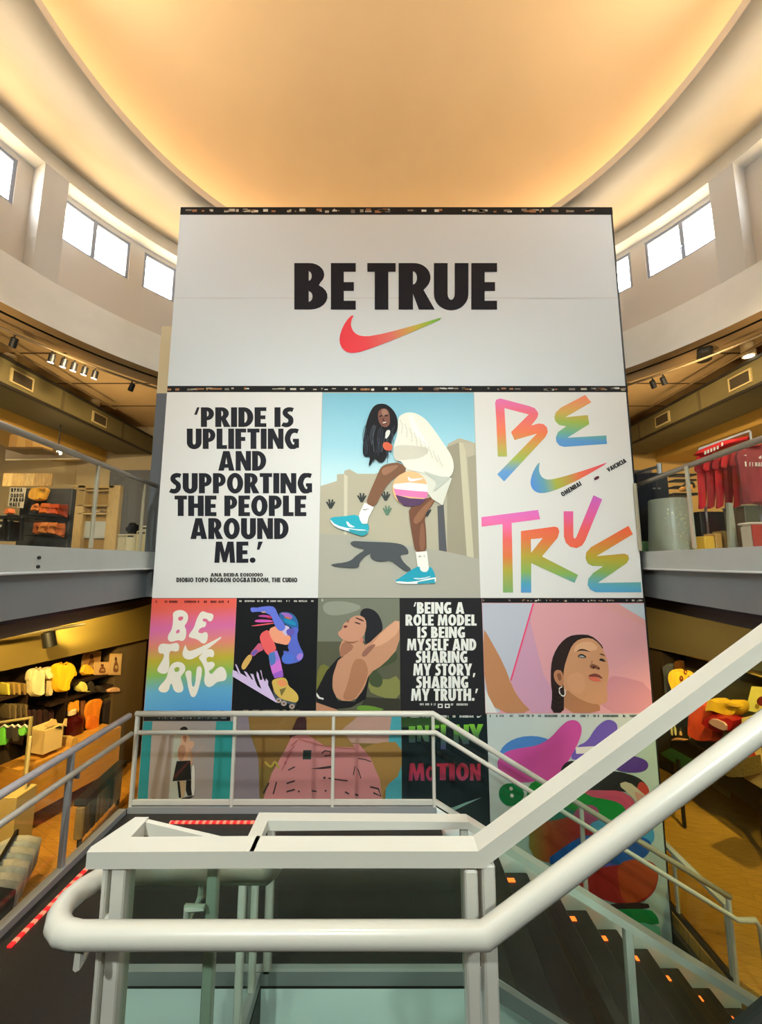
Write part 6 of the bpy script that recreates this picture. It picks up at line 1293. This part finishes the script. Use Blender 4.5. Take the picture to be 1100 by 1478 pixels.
for i in range(10):
    t_ = .05 + i * .1; p = A_ + (B_ - A_) * t_; cc = ((30, 32, 40), (34, 36, 46), (150, 156, 164), (182, 182, 180), (164, 174, 184), (190, 188, 182), (156, 168, 180), (182, 182, 178), (170, 178, 186), (190, 188, 182))[i]
    q = MB(); hw = .30; pr_ = [(-hw, -.10), (-hw * .5, -.02), (0, .02), (hw * .5, -.02), (hw, -.10), (hw * .92, -.40), (hw * .8, -hz + .18), (-hw * .8, -hz + .18), (-hw * .92, -.40)]
    q.pillow([p + nT * u + Vector((0, 0, v - .04)) for u, v in pr_], .09); tag(q.build('hanging_shirt', softmat(cc), None, True), '%s shirt counted from the near end of the low black rack, %s' % (['first', 'second', 'third', 'fourth', 'fifth', 'sixth', 'seventh', 'eighth', 'ninth', 'tenth'][i], 'navy' if i < 2 else 'grey-blue'), 'shirt', 'shirts on the low black rack')

# ================================================================= shop below, beyond the rising railing
def q7(x, y): return (940 + x / 5.281, 900 + y / 5.281)
wr = lambda p, off=0.0: atW(*p, WA_R, WB_R, off)
uR = Vector((WB_R[0] - WA_R[0], WB_R[1] - WA_R[1], 0)).normalized(); nR = Vector((uR.y, -uR.x, 0))
if nR.x * WA_R[0] + nR.y * WA_R[1] > 0: nR = -nR
def softR(name, pts, dep, m, parent=None, off=.0, sm=1):
    k = MB(); k.pillow([wr(q7(*p), off) for p in (chaikin(pts, sm) if sm else pts)], dep); return k.build(name, m, parent, 'auto')
def cutR(name, pts, dep, m, parent=None, off=0.0):
    k = MB(); k.prism([wr(q7(*p), off) for p in pts], -nR * dep); return k.build(name, m, parent)
tag(cutR('lit_pelmet', [(112, 148), (112, 208), (500, 305), (860, 415), (1200, 520), (1200, 430), (860, 345), (560, 262)], .04, mat('pelmet_painted_light', (226, 190, 110), .5), None, -.1), 'pelmet band with painted gold light over the dark shop wall beyond the rising railing', 'pelmet')  # light on the ledge is put into the gold colour
k = thing('mannequin', 'dark mannequin in a yellow jersey with round badges', 'mannequin', wr(q7(220, 520), .1))
softR('neck', [(185, 290), (212, 276), (240, 290), (242, 360), (190, 350)], .16, mat('mannequin_brown', (84, 54, 26), .35), k, -.02)
softR('jersey', [(160, 360), (200, 340), (225, 362), (255, 352), (300, 380), (340, 400), (330, 440), (290, 440), (270, 620), (190, 620), (180, 520), (146, 420)], .26, softmat((240, 206, 60)), k, .1)
b = MB()
for x, y, r_ in ((230, 418, 14), (262, 370, 12), (288, 415, 11)): b.poly([wr(q7(x + r_ * math.cos(a_ * PI / 6), y + 1.5 * r_ * math.sin(a_ * PI / 6)), .265) for a_ in range(12)], None, [[wr(q7(x + r_ * .45 * math.cos(a_ * PI / 6), y + .7 * r_ * math.sin(a_ * PI / 6)), .265) for a_ in range(12)]])
b.build('badges', mat('badge_maroon', (120, 44, 30), .5), k)
MB().tube([wr(q7(232, 620), .05), Vector((wr(q7(232, 620), .05).x, wr(q7(232, 620), .05).y, .02))], .03, n=8).build('pole', blackm, k)
tag(softR('hanging_garment', [(96, 340), (120, 305), (160, 300), (178, 330), (170, 540), (115, 555)], .2, softmat((70, 78, 84)), None, .0), 'slate grey garment hanging behind the yellow jersey', 'clothing')
tb = thing('display_table', 'dark display table carrying the red and yellow clothes', 'table', wr(q7(400, 1000), .5))
def tblR():
    zt_ = wr(q7(320, 905), .9).z; a, c = wr(q7(150, 905), .75), wr(q7(760, 905), 1.25); a.z = c.z = zt_
    q = MB(); q.prism([a, c, c - nR * .7, a - nR * .7], (0, 0, -.06)); q.build('table_top', dk, tb)
    q = MB(); q.prism([a - nR * .04 - Vector((0, 0, .06)), c - nR * .04 - Vector((0, 0, .06)), c - nR * .65 - Vector((0, 0, .06)), a - nR * .65 - Vector((0, 0, .06))], (0, 0, -.42)); q.build('drawer_box', mat('table_dark', (34, 26, 20), .5), tb)
    for p in (a - nR * .08, c - nR * .08, c - nR * .6, a - nR * .6): MB().rbox((p.x, p.y, (zt_ - .4) / 2), (.06, .06, zt_ - .44)).build('leg', dk, tb)
tblR()
t = thing('shirt', 'long orange-red shirt standing out on the dark table', 'shirt', wr(q7(400, 915), .7)); softR('shirt_body', [(304, 610), (370, 575), (450, 605), (540, 640), (545, 900), (430, 905), (360, 880), (298, 830)], .3, softmat((226, 72, 30)), t, .8); softR('collar', [(302, 620), (330, 612), (356, 630), (320, 648)], .06, softmat((230, 200, 180)), t, .96, 0)
t = thing('folded_shirt', 'crumpled yellow shirt on top of the red bag', 'shirt', wr(q7(580, 690), .8)); softR('cloth', [(455, 670), (470, 570), (510, 566), (560, 590), (640, 575), (700, 600), (712, 690), (640, 705), (560, 680), (500, 660)], .36, softmat((226, 172, 30)), t, .9); softR('fold', [(560, 600), (640, 610), (700, 640), (600, 640)], .1, softmat((180, 130, 26)), t, 1.08)
t = thing('bag', 'shiny red bag with a pale panel under the crumpled yellow shirt', 'bag', wr(q7(560, 830), .9)); softR('bag_body', [(410, 745), (475, 680), (690, 700), (692, 810), (585, 840), (480, 800)], .34, mat('red_plastic', (170, 30, 34), .25), t, 1.05); softR('pale_panel', [(425, 750), (480, 715), (585, 760), (580, 830), (490, 795)], .04, mat('pale_plastic', (190, 140, 136), .25), t, 1.24)
for i, (x, y0, y1, r_, cc) in enumerate(((160, 745, 850, 16, (206, 190, 130)), (186, 768, 850, 14, (220, 206, 150)), (228, 810, 872, 18, (236, 180, 120)), (300, 826, 905, 12, (226, 170, 120)))):
    p = wr(q7(x, y1), .8); q = wr(q7(x, y0), .8); hh = q.z - p.z; rr = abs(wr(q7(x + r_, y1), .8).x - p.x) + .01
    b = MB(); b.lathe(p, [(rr * .8, 0), (rr, hh * .15), (rr, hh * .6), (rr * .45, hh * .8), (rr * .4, hh)], n=14); k = thing('bottle', '%s on the dark table beside the orange-red shirt' % ('tall pale bottle', 'slim cream bottle', 'short amber jar', 'pink-tan slim bottle')[i], 'bottle', p); b.build('bottle_body', solidmat(cc, .25), k, 'auto'); MB().lathe(Vector((p.x, p.y, q.z)), [(rr * .46, -.02), (rr * .46, .03)], n=12).build('cap', mat('cap_dark', (50, 40, 30), .4), k)
t = thing('sneaker', 'tan shoe on the dark table before the bottles', 'shoe', wr(q7(215, 890), .95)); softR('upper', [(165, 885), (180, 868), (240, 872), (272, 886), (262, 896), (190, 896)], .12, solidmat((206, 140, 96)), t, .95); softR('sole', [(165, 890), (270, 890), (264, 900), (172, 898)], .13, blackm, t, .95, 0)
t = thing('framed_picture', 'yellow picture with a dark red flower on the dark wall', 'picture', wr(q7(780, 690), .1)); cutR('board', [(718, 660), (765, 480), (1000, 500), (1000, 720), (850, 690)], .05, mat('pic_yellow', (226, 206, 110), .6), t, .1); softR('flower_print', [(800, 600), (815, 565), (850, 550), (880, 580), (870, 620), (830, 630)], .01, mat('flower_red', (110, 26, 22), .5), t, .11); softR('leaf_print', [(786, 640), (800, 606), (830, 625), (815, 655)], .01, mat('leaf_olive', (150, 120, 40), .5), t, .108)
tag(softR('spot_reflector', [(536, 450), (560, 420), (594, 428), (560, 468)], .1, mat('silver_reflector', (206, 206, 196), .25, .5), None, .3), 'small silver reflector lamp on the dark wall', 'lamp')
t = thing('upright_sign', 'big cream wood-grain panel with a red emblem standing on the floor', 'panel', wr(q7(780, 1250), 1.3)); cutR('board', [(684, 1010), (690, 720), (1000, 640), (1000, 1330), (845, 1260), (710, 1180)], .06, mat('cream_grain', (206, 176, 116), .6, noise=.2, nscale=6, stretch=(1, 1, 8)), t, 1.3)
softR('emblem', [(730, 990), (750, 970), (775, 962), (805, 1010), (800, 1048), (770, 1056), (745, 1030)], .02, mat('emblem_red', (196, 58, 26), .5), t, 1.33)
tag(cutR('display_crate', [(505, 1130), (560, 1060), (700, 1030), (712, 1170), (600, 1170)], .4, mat('dark_straw', (120, 96, 50), .7, noise=.4, nscale=40), None, 1.75), 'dark straw-textured crate under the table end', 'crate')
t = thing('floor_mat', 'pale streaked mat on the wooden floor beyond the rising railing', 'mat', atZ(1030, 1130, -4.44)); q = MB(); q.prism([atZ(*q7(*p), -4.445) for p in ((405, 1205), (490, 1145), (612, 1300), (600, 1345))], (0, 0, .012)); q.build('mat_sheet', mat('pale_streak', (226, 206, 140), .5, noise=.3, nscale=12, stretch=(1, 6, 1)), t)
t = thing('glass_tray', 'green glass tray on a post at the poster wall edge', 'tray', wr(q7(200, 1000), 1.5)); q = MB(); P_ = [wr(q7(*p), 1.5) for p in ((75, 985), (155, 945), (340, 1050), (270, 1105))]; q.prism(P_, (0, 0, -.03)); q.build('tray_glass', mat('green_glass_solid', (90, 130, 80), .1), t); c = sum(P_, Vector()) / 4; MB().tube([c - Vector((0, 0, .03)), Vector((c.x, c.y, .02))], .03, n=8).build('post', blackm, t)

for i, yy in enumerate((805, 818)):
    p = atY(64, yy, 3.55); p.x = -3.115; q = MB(); q.tube([p, p + Vector((.014, 0, 0))], .016, n=10); tag(q.build('bolt', blackm), '%s black bolt head on the grey slab edge under the wallets' % ('upper', 'lower')[i], 'bolt', 'bolt heads on the slab edge')
